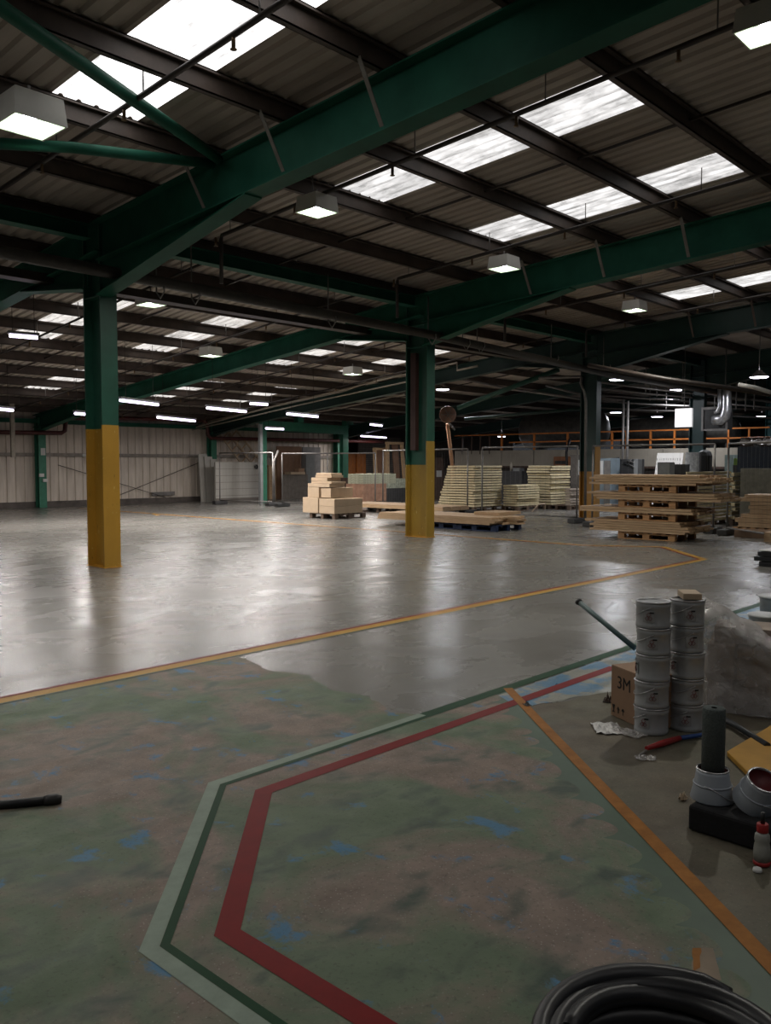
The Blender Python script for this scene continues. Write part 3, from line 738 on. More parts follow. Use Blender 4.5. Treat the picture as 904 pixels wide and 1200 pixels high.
# ================================================================== BACKGROUND RIGHT: mezzanine, rails, tanks
BX = 30.0
def hz(z): return 1.5+(z-1.5)*BX/36
def bz(px, py): return PX(px, py, BX)
yL, yR = bz(536, 530).y, bz(904, 530).y
z0 = bz(690, 553).z; z1 = bz(690, 532).z
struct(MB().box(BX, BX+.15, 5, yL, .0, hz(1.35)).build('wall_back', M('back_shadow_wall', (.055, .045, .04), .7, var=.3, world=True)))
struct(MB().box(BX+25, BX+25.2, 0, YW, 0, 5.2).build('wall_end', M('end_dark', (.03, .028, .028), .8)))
r = thing('mezzanine', 'long beige panelled mezzanine edge with an open orange handrail', 'mezzanine', (BX, (yL+yR)/2, 0))
def mz(px0, px1, za, zb, d=.1): return (-.2, -.2+d, bz(px1, 530).y-r.location.y, bz(px0, 530).y-r.location.y, za, zb)
x = 536; xs = [536, 591, 629, 668, 730, 780, 840, 904]
for a, b_ in zip(xs, xs[1:]): MB().box(*mz(a+.4, b_-.4, hz(1.40), hz(2.18))).build('fascia_panel', beige, r)
MB().box(*mz(536, 904, hz(1.30), hz(1.40), .2)).build('deck_edge', darkbrown, r)
MB().box(0, 9, mz(536, 904, 0, 1)[2], mz(536, 904, 0, 1)[3], hz(1.30), hz(1.40)).build('deck', darkgrey, r)
b = MB()
for z in (2.55, 2.95): b.box(*mz(600 if z < 2.8 else 536, 904, hz(z), hz(z)+.05, .06))
b.build('handrail', orangep, r)
for px in (591, 629, 668, 701, 720, 737, 765, 793, 822, 856, 880): MB().box(*mz(px-1, px+1, hz(2.18), hz(2.95), .06)).build('rail_post', orangep, r)
for px in (545, 556, 566, 577): MB().box(*mz(px-.6, px+.6, hz(2.0), hz(2.95), .06)).build('rail_post', darkbrown, r)
# big horizontal tanks
def tank(px0, px1, pyc, ry, X, lab, dome=True):
    a = PX(px0, pyc, X); b_ = PX(px1, pyc, X); R = ry*X/F/.73; L = abs(a.y-b_.y); y0 = min(a.y, b_.y)
    t = thing('tank', lab, 'tank', (X, y0, a.z)); bb = MB(); n = 28
    prof = [(R*.05, -R*.35), (R*.5, -R*.3), (R*.85, -R*.15), (R, 0)]+[(R*(1.0 if i % 2 else 1.02), L*i/6) for i in range(7)]+[(R, L), (R*.85, L+R*.15), (R*.5, L+R*.3), (R*.05, L+R*.35)]
    bb.lathe(prof, n=n); o = bb.build('tank_shell', M('tank_metal', (.10, .095, .085), .45, .3, var=.3), t); o.rotation_euler = (-PI/2, 0, 0)
    bb = MB()
    for yy in (L*.2, L*.8): bb.box(-R*.5, R*.5, yy-.08, yy+.08, -(a.z-hz(1.41)), -R*.8)
    bb.build('saddle', darkgrey, t)
tank(704, 620, 503, 17, BX+2.5, 'large dark horizontal tank with a domed end behind the third column')
tank(828, 742, 505, 13, BX+3, 'long dark horizontal tank above the orange rail, left of the fourth column')
tank(862, 832, 506, 11, BX+2.5, 'shorter dark tank right of the fourth column')
# under the mezzanine: machines, cabinets
def blockX(px0, px1, pyt, pyb, X, d, name, mat, lab, cat, bevel=.01, z0=None):
    a = PX(px0, pyb, X); b_ = PX(px1, pyb, X); zt = PX((px0+px1)/2, pyt, X).z; zb = max(.004, a.z) if z0 is None else z0
    r = thing(name, lab, cat, (X, (a.y+b_.y)/2, zb)); hw = abs(a.y-b_.y)/2
    MB().box(0, d, -hw, hw, 0, zt-zb).build('body', mat, r, bevel=bevel); return r, hw, zt-zb
r_, hw, h = blockX(693, 716, 537, 600, 26.2, .6, 'control_cabinet', M('cabinet_blue_grey', (.20, .25, .28), .45, var=.1), 'pale blue-grey control cabinet right of the third column', 'cabinet', z0=.004)
MB().box(-.02, -.003, -hw*.2, hw*.8, h*.55, h*.95).build('door', white, r_); MB().box(-.02, -.003, -hw*.9, -hw*.3, h*.1, h*.95).build('door', galv, r_)
MB().box(-.03, -.021, hw*.1, hw*.4, h*.72, h*.85).build('gauge_panel', ink, r_)
r_, hw, h = blockX(717, 742, 538, 600, 27, .8, 'machine_block', darkgrey, 'black machine bristling with hoses beside the control cabinet', 'machine', z0=.004)
for k in range(14):
    a = Vector((-.03, random.uniform(-hw, hw), random.uniform(h*.4, h))); pts = [a+Vector((-.05*math.sin(j*.8), .09*j*random.choice((-1, 1))*.5, .06*math.sin(j*1.3+k))) for j in range(6)]
    MB().path(pts, .018, 6).build('hose', galv if k % 2 else black, r_)
blockX(742, 747, 538, 600, 26.2, .3, 'post_panel', steelgrey, 'narrow grey upright right of the black machine', 'panel', z0=.004)
# white perforated board + grey box
X = 21.5
a = PX(761.5, 552, X); b_ = PX(793.5, 552, X); c_ = PX(766, 531, X); d_ = PX(796, 531, X)
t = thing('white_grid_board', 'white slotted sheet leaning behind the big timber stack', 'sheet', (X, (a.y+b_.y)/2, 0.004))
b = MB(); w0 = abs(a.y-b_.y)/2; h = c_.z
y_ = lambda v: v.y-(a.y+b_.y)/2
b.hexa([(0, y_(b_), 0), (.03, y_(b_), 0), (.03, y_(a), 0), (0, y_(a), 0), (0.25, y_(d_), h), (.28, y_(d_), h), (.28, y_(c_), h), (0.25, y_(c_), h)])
b.build('sheet', emis('white_sheet_added_glow', (.95, .94, .95), .55), t)  # own glow added so the sheet looks bright where little light reaches
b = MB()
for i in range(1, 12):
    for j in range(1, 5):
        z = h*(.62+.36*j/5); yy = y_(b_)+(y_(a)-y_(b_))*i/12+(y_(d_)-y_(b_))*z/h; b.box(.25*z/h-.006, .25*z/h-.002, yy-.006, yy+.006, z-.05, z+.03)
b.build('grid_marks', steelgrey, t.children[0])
blockX(770.5, 785, 541.5, 553, 20.6, .3, 'grey_box', steelgrey, 'small mid-grey box in front of the white slotted sheet', 'box', z0=.004)
blockX(803, 818, 530, 553, 22, .1, 'patterned_sheet', M('mottled_sheet', (.32, .33, .33), .5, var=.4, scale=12), 'mottled grey sheet standing right of the white slotted sheet', 'sheet', z0=.004)
blockX(815, 829, 527, 553, 22.6, .5, 'dark_sack', black, 'black draped sack behind the mottled grey sheet', 'sack', bevel=.2, z0=.004)
blockX(786, 803, 544, 553, 21.2, .3, 'dark_crate', darkgrey, 'low dark crate between white sheet and mottled sheet', 'crate', z0=.004)
blockX(849, 860, 533, 560, 25, .3, 'grey_locker', M('locker_grey_green', (.10, .13, .12), .5), 'dull grey-green locker left of the dark skip', 'locker', z0=.004)
blockX(860, 866, 537, 545, 22.4, .25, 'green_canister', M('lime_plastic', (.16, .28, .04), .5), 'small lime green canister beside the dark skip', 'canister', z0=1.35)
blockX(858, 868, 545, 600, 22.3, .5, 'canister_stand', darkgrey, 'dark stand under the lime green canister', 'stand', z0=.004)
# skip with crumpled sheeting
r_, hw, h = blockX(864, 930, 523, 549, 21.5, 1.6, 'skip', M('navy_steel', (.012, .02, .035), .5), 'dark navy skip heaped with crumpled grey sheeting at right edge', 'skip', z0=.004)
bb = MB(); n = 14
gr = [[bb.bm.verts.new((-.08+1.2*i/8, -hw+2*hw*j/n, h+.02+random.uniform(.0, .20)*(1 if 0 < i < 8 else .3))) for j in range(n+1)] for i in range(9)]
for i in range(8):
    for j in range(n): bb.bm.faces.new((gr[i][j], gr[i+1][j], gr[i+1][j+1], gr[i][j+1]))
bb.build('crumpled_sheeting', M('crumpled_grey', (.22, .20, .19), .5, var=.3), r_)
blockX(868, 930, 512, 524, 23.6, .4, 'dark_hood', darkbrown, 'dark brown hood above and behind the navy skip', 'hood', z0=PX(900, 526, 23.6).z)
blockX(868, 930, 549, 560, 20.5, .8, 'grey_ledge', M('grey_olive_slab', (.13, .125, .10), .6), 'long dull grey-olive slab stack below the navy skip', 'slab', z0=.004)
# green desk sign etc under the mezzanine left of the third column
p = PX(598, 546, BX-1.5)
a = PX(599, 551, 29.98); b_ = PX(613, 539.5, 29.98)
tag(MB().box(29.97, 29.99, b_.y, a.y, a.z, b_.z).build('paper_notice', paper), 'white paper notice hanging under the beige mezzanine', 'notice')
r_, hw, h = blockX(649, 668, 535, 546, BX-.31, .3, 'orange_opening', M('frame_orange', (.25, .10, .04), .6), 'brown-orange framed opening under the mezzanine', 'frame', z0=PX(655, 546, BX-.31).z)
MB().box(-.02, -.003, -hw*.8, hw*.8, h*.2, h*.55).build('opening', ink, r_)
r_, hw, h = blockX(668, 684, 533, 600, 27.5, 1.0, 'machine_cabinet', M('cabinet_taupe', (.13, .115, .10), .5), 'taupe machine cabinet left of the third column', 'cabinet', z0=.004)
MB().box(-.02, -.003, -hw*.7, -hw*.2, h*.6, h*.9).build('notice', paper, r_)
r_, hw, h = blockX(583, 612, 552, 575, 28, 1, 'workbench', darkgrey, 'dark cluttered workbench behind the cream panel stacks', 'workbench', z0=.004)
MB().lathe([(.06, 0), (.06, .25), (.03, .3), (.03, .36)], (.2, hw*.1, h), 12).build('bottle', creampipe, r_)
MB().box(.05, .4, -hw*.7, -hw*.2, h, h+.12).build('tray', steelgrey, r_)
# roller shutter and dark upper panels behind the portal
YS = 30.5
# ================================================================== ANNEX at rear left of column B
brightgreen = MATS['bright_green_paint']
pA = G(403.5, 583.5); pB = G(313, 590)
t = thing('green_portal', 'green steel portal of two posts and a deep beam before the annex', 'portal frame', (pA.x, pA.y, 0))
zt = min(PY(403, 497, pA.y).z, 3.16)
q = Vector((pB.x+.2, pB.y+.5, 0))-Vector((pA.x, pA.y, 0))
MB().box(-.16, .16, -.11, .11, 0.004, zt).build('post', brightgreen, t)
MB().box(q.x-.10, q.x+.16, q.y-.08, q.y+.08, 0.004, zt).build('post', brightgreen, t)
MB().bar((q.x, q.y, zt-.19), (-.1, 0, zt-.19), .2, .36).build('beam', brightgreen, t)
s_ = q*.585; MB().box(s_.x-.16, s_.x+.16, s_.y-.12, s_.y+.12, zt, ztop(pA.y+s_.y)-.01).build('stub_post', brightgreen, t)
d2 = PX(475, 497, 40)
tag(MB().bar((pA.x+.3, pA.y+.3, zt+.1), (pA.x+6, pA.y+4, zt+.15), .2, .3).build('green_header_beam', brightgreen), 'green header beam continuing right from the portal', 'beam')
tag(MB().bar(PX(372, 485, 27), PX(474, 492, 33), .15, .2).build('upper_green_beam', MATS['mid_green_paint']), 'upper green beam sloping behind the strip lights to the second column', 'beam')
def blockY(px0, px1, pyt, pyb, Y, d, name, mat, lab, cat, bevel=.0, z0=None, lean=0.0):
    a = PY(px0, pyb, Y); b_ = PY(px1, pyb, Y); zt = PY((px0+px1)/2, pyt, Y).z; zb = max(.004, a.z) if z0 is None else z0
    r = thing(name, lab, cat, ((a.x+b_.x)/2, Y, zb)); hw = abs(a.x-b_.x)/2; h = zt-zb
    b = MB(); b.hexa([(-hw, 0, 0), (hw, 0, 0), (hw, d, 0), (-hw, d, 0), (-hw, lean, h), (hw, lean, h), (hw, lean+d, h), (-hw, lean+d, h)]); b.build('body', mat, r, bevel=bevel); return r, hw, h
# white leaning panels
for k, (a, b_, top, c) in enumerate(((236, 246, 532, 'leftmost tall'), (243, 252, 535, 'middle'), (250, 257, 538, 'rightmost shorter'))):
    blockY(a, b_, top, 588, YW-.75-.09*k, .04, 'leaning_panel', whitepanel, c+' of the white panels leaning on the wall column', 'panel', z0=.004, lean=.15)
# white sliding panel, boarded
Yq = 27.0
r_, hw, h = blockY(253, 305, 541.5, 588, Yq, .08, 'white_hoarding', whitepanel, 'wide white boarded panel standing before the ladders', 'panel', z0=.004)
b = MB()
for k in range(1, 6): b.box(-hw, hw, -.006, -.001, h*k/6-.008, h*k/6+.004)
b.build('seam', greyboard, r_)
MB().box(-hw, hw, -.02, -.002, 0, .16).build('kick_board', greyboard, r_)
b = MB(); b.lathe([(.03, -.02), (.09, -.02), (.09, .02), (.03, .02)], n=14, cap=False); o = b.build('hose_reel', darkgrey, r_, loc=(hw*.8, -.05, h*.88)); o.rotation_euler = (PI/2, 0, 0)
# ladders: two timber ladders leaning diagonally
for k, (a, b_) in enumerate((((262, 506), (289, 543)), ((271, 505), (300, 541)))):
    p = PY(*a, 28.2+.15*k); q = PY(*b_, 28.2+.15*k); t = thing('ladder', ('left' if k == 0 else 'right')+' timber ladder leaning behind the white boarded panel', 'ladder', q)
    d = p-q; n = Vector((0, 0, 1)).cross(d).cross(d).normalized(); n = Vector((d.z, 0, -d.x)).normalized()*.20
    L2 = d*1.0; low = -d*1.1
    low = d*((.05-q.z)/d.z)
    for s in (-1, 1): MB().bar(low+n*s, d+n*s, .06, .05, up=(0, 1, 0)).build('rail', mdf, t)
    for j in range(11): c = low+(d-low)*(j+.5)/11; MB().bar(c-n, c+n, .035, .035, up=(0, 1, 0)).build('rung', pine, t)
# mesh fence panels in front of the annex
def fence(p0, p1, zb, zt, lab, nin=2, mesh=False, r=.022):
    p0 = Vector((p0[0], p0[1], 0)); p1 = Vector((p1[0], p1[1], 0)); t = thing('site_fence', lab, 'fence', p0); d = p1-p0
    MB().path([(0, 0, zt), (d.x, d.y, zt)], r, 8).build('top_rail', galv, t); MB().path([(0, 0, zb), (d.x, d.y, zb)], r, 8).build('bottom_rail', galv, t)
    for k in range(nin+1):
        q = d*k/nin; MB().path([(q.x, q.y, .02 if k in (0, nin) else zb), (q.x, q.y, zt)], r, 8).build('post', galv, t)
    for q in (Vector(), d): MB().box(q.x-.28, q.x+.28, q.y-.11, q.y+.11, 0.004, .13).build('foot_block', darkgrey, t, bevel=.02)
    # fine vertical mesh wires
    n = int(d.length/.15); b = MB()
    for k in range(1, n): q = d*k/n; b.bar((q.x, q.y, zb), (q.x, q.y, zt), .002, .002)
    b.build('wire_mesh', galv, t); return t
fence(G(258, 591), G(320, 593), .15, PY(290, 531, G(290, 591).y).z, 'wire site fence in front of the white boarded panel', 1)
fence(G(331, 594), G(440, 597), .15, 1.85, 'wire site fence before the brown and grey boards', 2)
ft = G(449, 594); fence((ft.x, ft.y), (G(548, 602.5).x, G(548, 602.5).y), .15, 1.95, 'site fence passing behind the second column', 1)
fence(G(565, 607)[:2], G(676, 613)[:2], .15, 1.95, 'site fence running behind the blue pallet to the third column', 1)
fence(G(694, 617)[:2], G(836, 625)[:2], .15, 1.93, 'dark site fence behind the big timber stack', 1)
fence(G(852, 627)[:2], G(960, 645)[:2], .15, 1.93, 'dark site fence behind the right-hand timber pile', 1)
# grey posts near fence
tag(MB().box(*(lambda p: (p.x-.06, p.x+.06, p.y-.06, p.y+.06))(G(306, 591)), .004, 2.95).build('grey_post', steelgrey), 'slim grey post at the right end of the white boarded panel', 'post')
tag(MB().path([G(322, 592), G(321, 560, 0)*0+PY(321, 540, G(322, 592).y), PY(326, 528, G(322, 592).y)], .04, 8).build('bent_pipe', galv), 'grey pipe with a bent top standing by the portal post', 'pipe')
# brown, grey boards
for args in ((325, 354, 523, 588, 29.2-1.3, .05, 'tall_board', brownply, 'tall brown board standing inside the portal', 'board'),
             (331, 361, 556, 590, 27.4, .05, 'grey_sheet', M('taupe_board', (.15, .13, .11), .6), 'dark taupe sheet leaning low in front of the brown board', 'board'),
             (355, 376, 524, 583, 28.2, .05, 'grey_tall_sheet', M('mid_grey_board', (.15, .145, .14), .6), 'tall mid-grey sheet right of the brown board', 'board'),
             (359, 369, 533, 575, 27.6, .4, 'grey_cabinet', steelgrey, 'narrow grey cabinet before the tall grey sheet', 'cabinet')):
    blockY(*args, z0=.004)
blockY(316, 325, 545, 588, 28.0, .3, 'timber_bin', pine, 'narrow timber bin between portal post and brown board', 'bin', z0=.004)
blockY(341, 358, 553, 556, 27.3, .4, 'carton_shelf', mdf, 'flat carton lying on top of the taupe sheet', 'carton', z0=PY(350, 556, 27.3).z)
blockY(350, 357, 549, 553, 27.3, .25, 'small_carton', cardboard, 'small brown carton on the flat one', 'carton', z0=PY(350, 553, 27.3).z)
blockY(385, 400, 531, 572, 31.5, .05, 'orange_board', orangep, 'orange board left of the portal right post', 'board', z0=.004)
blockY(408, 417.5, 531, 570, 31.5, .05, 'orange_board', orangep, 'orange board just right of the portal right post', 'board', z0=.004)
blockY(418.2, 429, 531.5, 570, 31.4, .05, 'orange_board', orangep, 'second orange board, nearer the roller shutter', 'board', z0=.004)
# roller shutter
r_, hw, h = blockY(420, 470, 512, 580, 34.0, .08, 'roller_shutter', M('shutter_taupe', (.17, .14, .12), .5), 'grey-brown slatted roller shutter at the back of the annex', 'shutter', z0=.004)
b = MB()
for k in range(26): b.box(-hw, hw, -.03, -.002, h*k/26, h*k/26+h*.022)
b.build('slats', M('shutter_slat', (.26, .22, .19), .5), r_)
struct(MB().box(26.5, 52, 35.5, 35.7, 0, 4.0).build('wall_annex', M('annex_wall', (.12, .10, .09), .8)))
struct(MB().box(26.5, 60, YW-.1, 35.7, -.2, 0).build('floor_annex', epoxym))
# ================================================================== PALLETS, BOARDS, STACKS
def make_pallet(mat, lab, L=1.2, W=1.0):
    r = thing('pallet', lab, 'pallet')
    for k in range(7): x = -L/2+.05+(L-.1)*k/6; MB().box(x-.05, x+.05, -W/2, W/2, .122, .144).build('deck_board', mat, r)
    for j in (-1, 0, 1): MB().box(-L/2, L/2, j*(W/2-.05)-.05, j*(W/2-.05)+.05, .10, .122).build('stringer_board', mat, r); MB().box(-L/2, L/2, j*(W/2-.05)-.05, j*(W/2-.05)+.05, .0, .02).build('bottom_board', mat, r)
    for i in (-1, 0, 1):
        for j in (-1, 0, 1): MB().box(i*(L/2-.07)-.07, i*(L/2-.07)+.07, j*(W/2-.05)-.05, j*(W/2-.05)+.05, .02, .10).build('block', mat, r)
    return r
pal0 = make_pallet(palletw, 'x'); pal1 = make_pallet(oldwood, 'x'); pal2 = make_pallet(bluepallet, 'x'); used = set()
def pallet(src, x, y, z, rz, lab, grp=None):
    if src.name in used: r = dup(src, (x, y, z), rz, lab)
    else: r = src; used.add(src.name); r.location = (x, y, z); r.rotation_euler = (0, 0, rz); r['label'] = lab
    if grp: r['group'] = grp
    return r
# big timber stack: front face toward -X at X=15.75
def slab(x0, x1, y0, y1, z0, z1, name, mat, lab, cat, grp=None, rz=0, bev=0):
    lx, ly = x1-x0, y1-y0
    b = MB()
    if ly > lx:   # grain along object X: rotate
        b.box(-ly/2, ly/2, -lx/2, lx/2, 0, z1-z0); o = b.build(name, mat, None, ((x0+x1)/2, (y0+y1)/2, z0), PI/2+rz, bev)
    else:
        b.box(-lx/2, lx/2, -ly/2, ly/2, 0, z1-z0); o = b.build(name, mat, None, ((x0+x1)/2, (y0+y1)/2, z0), rz, bev)
    return tag(o, lab, cat, grp)
bx0 = 15.8; z = .004
tiers = [(690, 800, 2), (680, 808, 1), (691, 840, 2), (692, 822, 3)]
tn = ['bottom', 'second', 'third', 'top']
yy0, yy1 = PX(804, 630, bx0).y, PX(712, 630, bx0).y
tierh = [.36, .345, .345, .33]
zc = .004
topz = [PX(750, v, bx0).z for v in (601, 577, 556.5, 551)]
tops = [.004]
plan = [(601, 623), (573.5, 589), (577, 0), (0, 0)]
# tiers as (pallet bottom px, pallet top px, board top px)
T = [(635.5, 623, 601), (601, 592, 581), (581, 570, 560)]
def zpx(py): return PX(757, py, bx0).z
lev = [0.004]
hts = [(.145, .20), (.145, .10), (.145, .14), (.145, .17)]
rows = [(1, 2), (1, 1), (1, 2), (1, 3)]
z = .004
for ti in range(4):
    ym = (yy0+yy1)/2
    pallet(pal0, bx0+.52, ym, z, PI/2, tn[ti]+' pallet inside the big timber stack before the third column')
    z += .146
    n = [5, 2, 3, 4][ti]; lo_ = [[random.uniform(-.22, .10), random.uniform(-.16, .12)] for _ in range(9)]; th = [.047, .056, .052, .050][ti]
    a = PX(tiers[ti][0], 600, bx0).y; c = PX(tiers[ti][1], 600, bx0).y
    for j in range(n):
        for i in range(6):
            xx = bx0-.03+i*.19; e1_, e2_ = random.uniform(-.12, .04), random.uniform(-.12, .12)
            if j == n-1 and i in (4,): continue
            slab(xx+.003, xx+.183, c+e1_*.4+lo_[j][0], a+e2_*.4+lo_[j][1], z+.001, z+th-.007, 'timber_plank', pine, 'pine plank, '+ORD[j]+' layer up on the '+tn[ti]+' tier of the big stack', 'plank', 'planks on the '+tn[ti]+' tier of the big stack')
        z += th
BIGTOP = z
# cream foam panel stacks
def fstack(cpx, cpy, lpx, rpx, tpy, n, lab, gname, pal=True, taper=0.0, mat=None):
    c = G(cpx, cpy); X, Y = c.x, c.y; Y2 = PX(lpx, cpy, X).y; X2 = PY(rpx, cpy, Y).x
    zt = PX(cpx, tpy, X).z; z = .15 if pal else .004
    if pal:
        pallet(pal1, X+.62, Y+.52, .004, 0, 'old pallet under the '+gname)
    th = (zt-z)/n
    for k in range(n):
        e = random.uniform(-.05, .05); s = taper*k/n
        o = slab(X+random.uniform(-.03, .03), X2+e, Y+e, Y2+e*.5-s, z+.004, z+th-.02, 'insulation_block', mat or foamm, ORD[k]+' up, '+lab, 'panel', gname, bev=.006)
        z += th
    return X, Y, X2, Y2, z
fstack(556, 600, 513, 588, 545, 16, 'cream insulation panel of the tallest stack right of the second column', 'tall cream stack', taper=.45)
fstack(607, 599, 590, 632, 568, 9, 'cream panel of the low middle stack behind a curled strap', 'low middle cream stack')
fstack(645, 597, 618, 668, 545, 15, 'cream insulation panel in the stack left of the third column', 'cream stack left of third column')
fstack(668, 598, 662, 684, 572, 7, 'pale brick-like panel in the small bundle touching the third column', 'small bundle by third column', mat=M('pinkish_bundle', (.40, .33, .27), .6))
fstack(805, 622, 803, 856, 552, 14, 'cream-tan insulation panel in the long stack behind the big timber stack', 'long stack behind timber')
fstack(860, 616, 856, 935, 553, 11, 'tan insulation panel in the stack behind the right timber pile', 'stack behind right pile')
# small slabs on the stacks
p = G(643, 597)
# right-hand timber pile
X = 14.9; c = G(870, 626); X = c.x
pallet(pal0, X+.5, PX(893, 620, X).y, .004, PI/2, 'pallet under the loose timber pile at right')
zz = .155
for k, (a, b_, th) in enumerate(((863, 935, .10), (859, 935, .10), (866, 935, .09), (878, 935, .10), (872, 935, .08), (874, 940, .08), (862, 935, .09), (868, 940, .06))):
    y1 = PX(a, 600, X).y; y0 = PX(b_, 600, X).y
    for i in range(3): slab(X+i*.33, X+.30+i*.33, y0, y1-random.uniform(0, .10), zz+.002, zz+th-.004, 'timber_plank', pine, 'rough pine plank in the '+ORD[k]+' layer up of the loose right pile', 'plank', 'planks of the loose right pile')
    zz += th
slab(X-.9, X-.3, PX(935, 620, X-.9).y, PX(861, 620, X-.9).y, .004, .15, 'brown_plank', M('brown_slab', (.20, .13, .085), .65), 'low brown slab lying before the right timber pile', 'slab')
slab(c.x-1.6, c.x-1.1, PX(935, 620, c.x-1.6).y, PX(896, 620, c.x-1.6).y, .004, .19, 'pale_block', pine, 'pale timber block at the right edge, in front of the brown slab', 'block')
# black foam sheets stack
bX = 12.9
for k, (e, h0) in enumerate(((0, .06), (.03, .06), (-.02, .06))):
    z0_ = .004+.075*k; y1 = PX(888, 655, bX).y+[-.02, .05, 0][k]
    slab(bX, bX+1.0, y1-1.6, y1, z0_, z0_+.062, 'black_sheet', M('black_sheet', (.012, .012, .014), .5), ['bottom', 'middle', 'top'][k]+' of the three black sheets stacked at the right edge', 'sheet', bev=.004)
slab(bX+.01, bX+.99, PX(888, 655, bX).y-1.58, PX(888, 655, bX).y-.02, .004+.075*3, .004+.075*3+.012, 'white_film', white, 'white sheet lying on the three black sheets', 'sheet')
# blue pallet with long boards
p = G(545, 620); 
bpx = G(507, 618); bpe = G(583, 622)
pallet(pal2, 15.6+.3, 12.5, .004, PI/2, 'dark blue pallet carrying long boards right of the second column')
pallet(pal2, 15.6+.3, 11.55, .004, PI/2, 'second dark blue pallet under the right end of the long boards')
for k in range(4):
    for i in range(4):
        slab(15.32+i*.30, 15.60+i*.30, 11.0-(.25 if i == 2 else 0)+random.uniform(-.12, .1), 14.4+random.uniform(-.1, .1), .150+.042*k, .150+.042*k+.038, 'long_board', pine, 'long pale board, '+ORD[k]+' layer up on the blue pallets', 'board', 'boards on the blue pallets')
slab(16.0, 16.9, 11.3, 12.0, .150+.170, .150+.24, 'short_board', pine, 'short board lying across the right end of the flat pack', 'board')
# flat boards left behind column B
pB2 = G(462, 601)
pallet(pal1, pB2.x+.5, pB2.y+.2, .004, .2, 'old pallet under the flat boards left of the second column')
for k in range(3):
    for i in range(3): slab(pB2.x-.35+i*.42, pB2.x+.03+i*.42, pB2.y-2.2, pB2.y+1.9, .150+.04*k, .150+.04*k+.036, 'long_board', pine, 'pale board, '+ORD[k]+' layer up, low pallet left of the second column', 'board', 'flat boards left of the second column')
# MDF parcel pallet left of column B
c = G(391.5, 609.0); X, Y = c.x, c.y; sp = thing
rz = 0
pallet(pal1, X+.66, Y+.53, .004, 0, 'dark pallet under the pile of MDF boards')
Y2 = PX(355, 606, X).y; X2 = PY(425, 604, Y).x
zt1 = PX(391, 585, X).z; zt0 = .150
slab(X+.02, X2, Y, Y+(Y2-Y)*.48, zt0, zt0+(zt1-zt0)*.5, 'mdf_pack', mdf, 'lower right pack of pale MDF on the dark pallet', 'board pack', bev=.006)
slab(X+.02, X2, Y, Y+(Y2-Y)*.48, zt0+(zt1-zt0)*.5+.004, zt1, 'mdf_pack', mdf, 'pale MDF pack lying on the lower right pack', 'board pack', bev=.006)
slab(X, X2-.1, Y+(Y2-Y)*.5, Y2, zt0, zt1+.02, 'mdf_pack', mdf, 'left block of pale MDF on the dark pallet', 'board pack', bev=.006)
slab(X+.1, X2-.25, Y+(Y2-Y)*.56, Y2-.10, zt1+.024, zt1+.30, 'mdf_pack', mdf, 'second-layer MDF block at the left of the pile', 'board pack', bev=.006)
slab(X+.15, X+1.0, Y+.28, Y+(Y2-Y)*.53, zt1+.024, zt1+.29, 'mdf_pack', mdf, 'second-layer MDF block in the middle of the pile', 'board pack', bev=.006)
zz = zt1+.31
for k, (a, b_, th) in enumerate(((.15, .05, .10), (.35, .0, .06), (.2, .2, .10), (.5, .1, .07), (.45, .15, .06))):
    slab(X+.1+.05*k, X2-.4, Y+.25+b_, Y2-.05-a*.4, zz, zz+th-.006, 'mdf_board', mdf, ['lowest', 'second', 'third', 'fourth', 'topmost'][k]+' loose MDF piece on the pile', 'board', rz=random.uniform(-.06, .06), bev=.004); zz += th
# pink box on pallet, green-white stacks, leaning frames left of column B
c = G(449, 592); X, Y = c.x, c.y
Yk = G(440, 592).y
r_, hw, h = blockY(426.5, 453, 567, 590, Yk, .9, 'plywood_crate', M('pink_ply', (.36, .20, .13), .6), 'pinkish plywood crate left of the second column', 'crate', z0=.15)
pallet(pal1, r_.location.x, r_.location.y+.5, .004, 0, 'old pallet under the pinkish plywood crate')
zt = .15+h+.006
for k in range(4): slab(r_.location.x-hw, r_.location.x+hw*1.9, Yk+.02, Yk+.8, zt, zt+.085, 'wrapped_board', M('pale_green_slab', (.40, .40, .29), .6, var=.25, scale=12), 'pale greenish slab stacked on the plywood crate', 'slab', 'slabs on the plywood crate'); zt += .09
r_, hw, h = blockY(451, 480, 572, 590, Yk+1.2, .9, 'dark_bench', darkgrey, 'dark bench loaded with boards just left of the second column', 'bench', z0=.004)
for s in (-1, 1): MB().box(s*hw-.04, s*hw+.04, -.05, -.002, 0, h).build('leg', steelgrey, r_)
blockY(452, 482, 561, 572, Yk+1.2, .7, 'board_bundle', M('green_white_bundle', (.34, .36, .28), .6, var=.4, scale=10), 'mottled pale bundle lying on the dark bench', 'bundle', z0=.004+h+.004)
blockY(415, 426, 575, 590, Yk+1.5, .8, 'foam_offcuts', foamm, 'small stack of cream offcuts by the portal right post', 'offcuts', z0=.004)
blockY(408, 424, 560, 575, Yk+2.6, .8, 'dark_rack', darkbrown, 'dark rack of sheets behind the cream offcuts', 'rack', z0=.004)
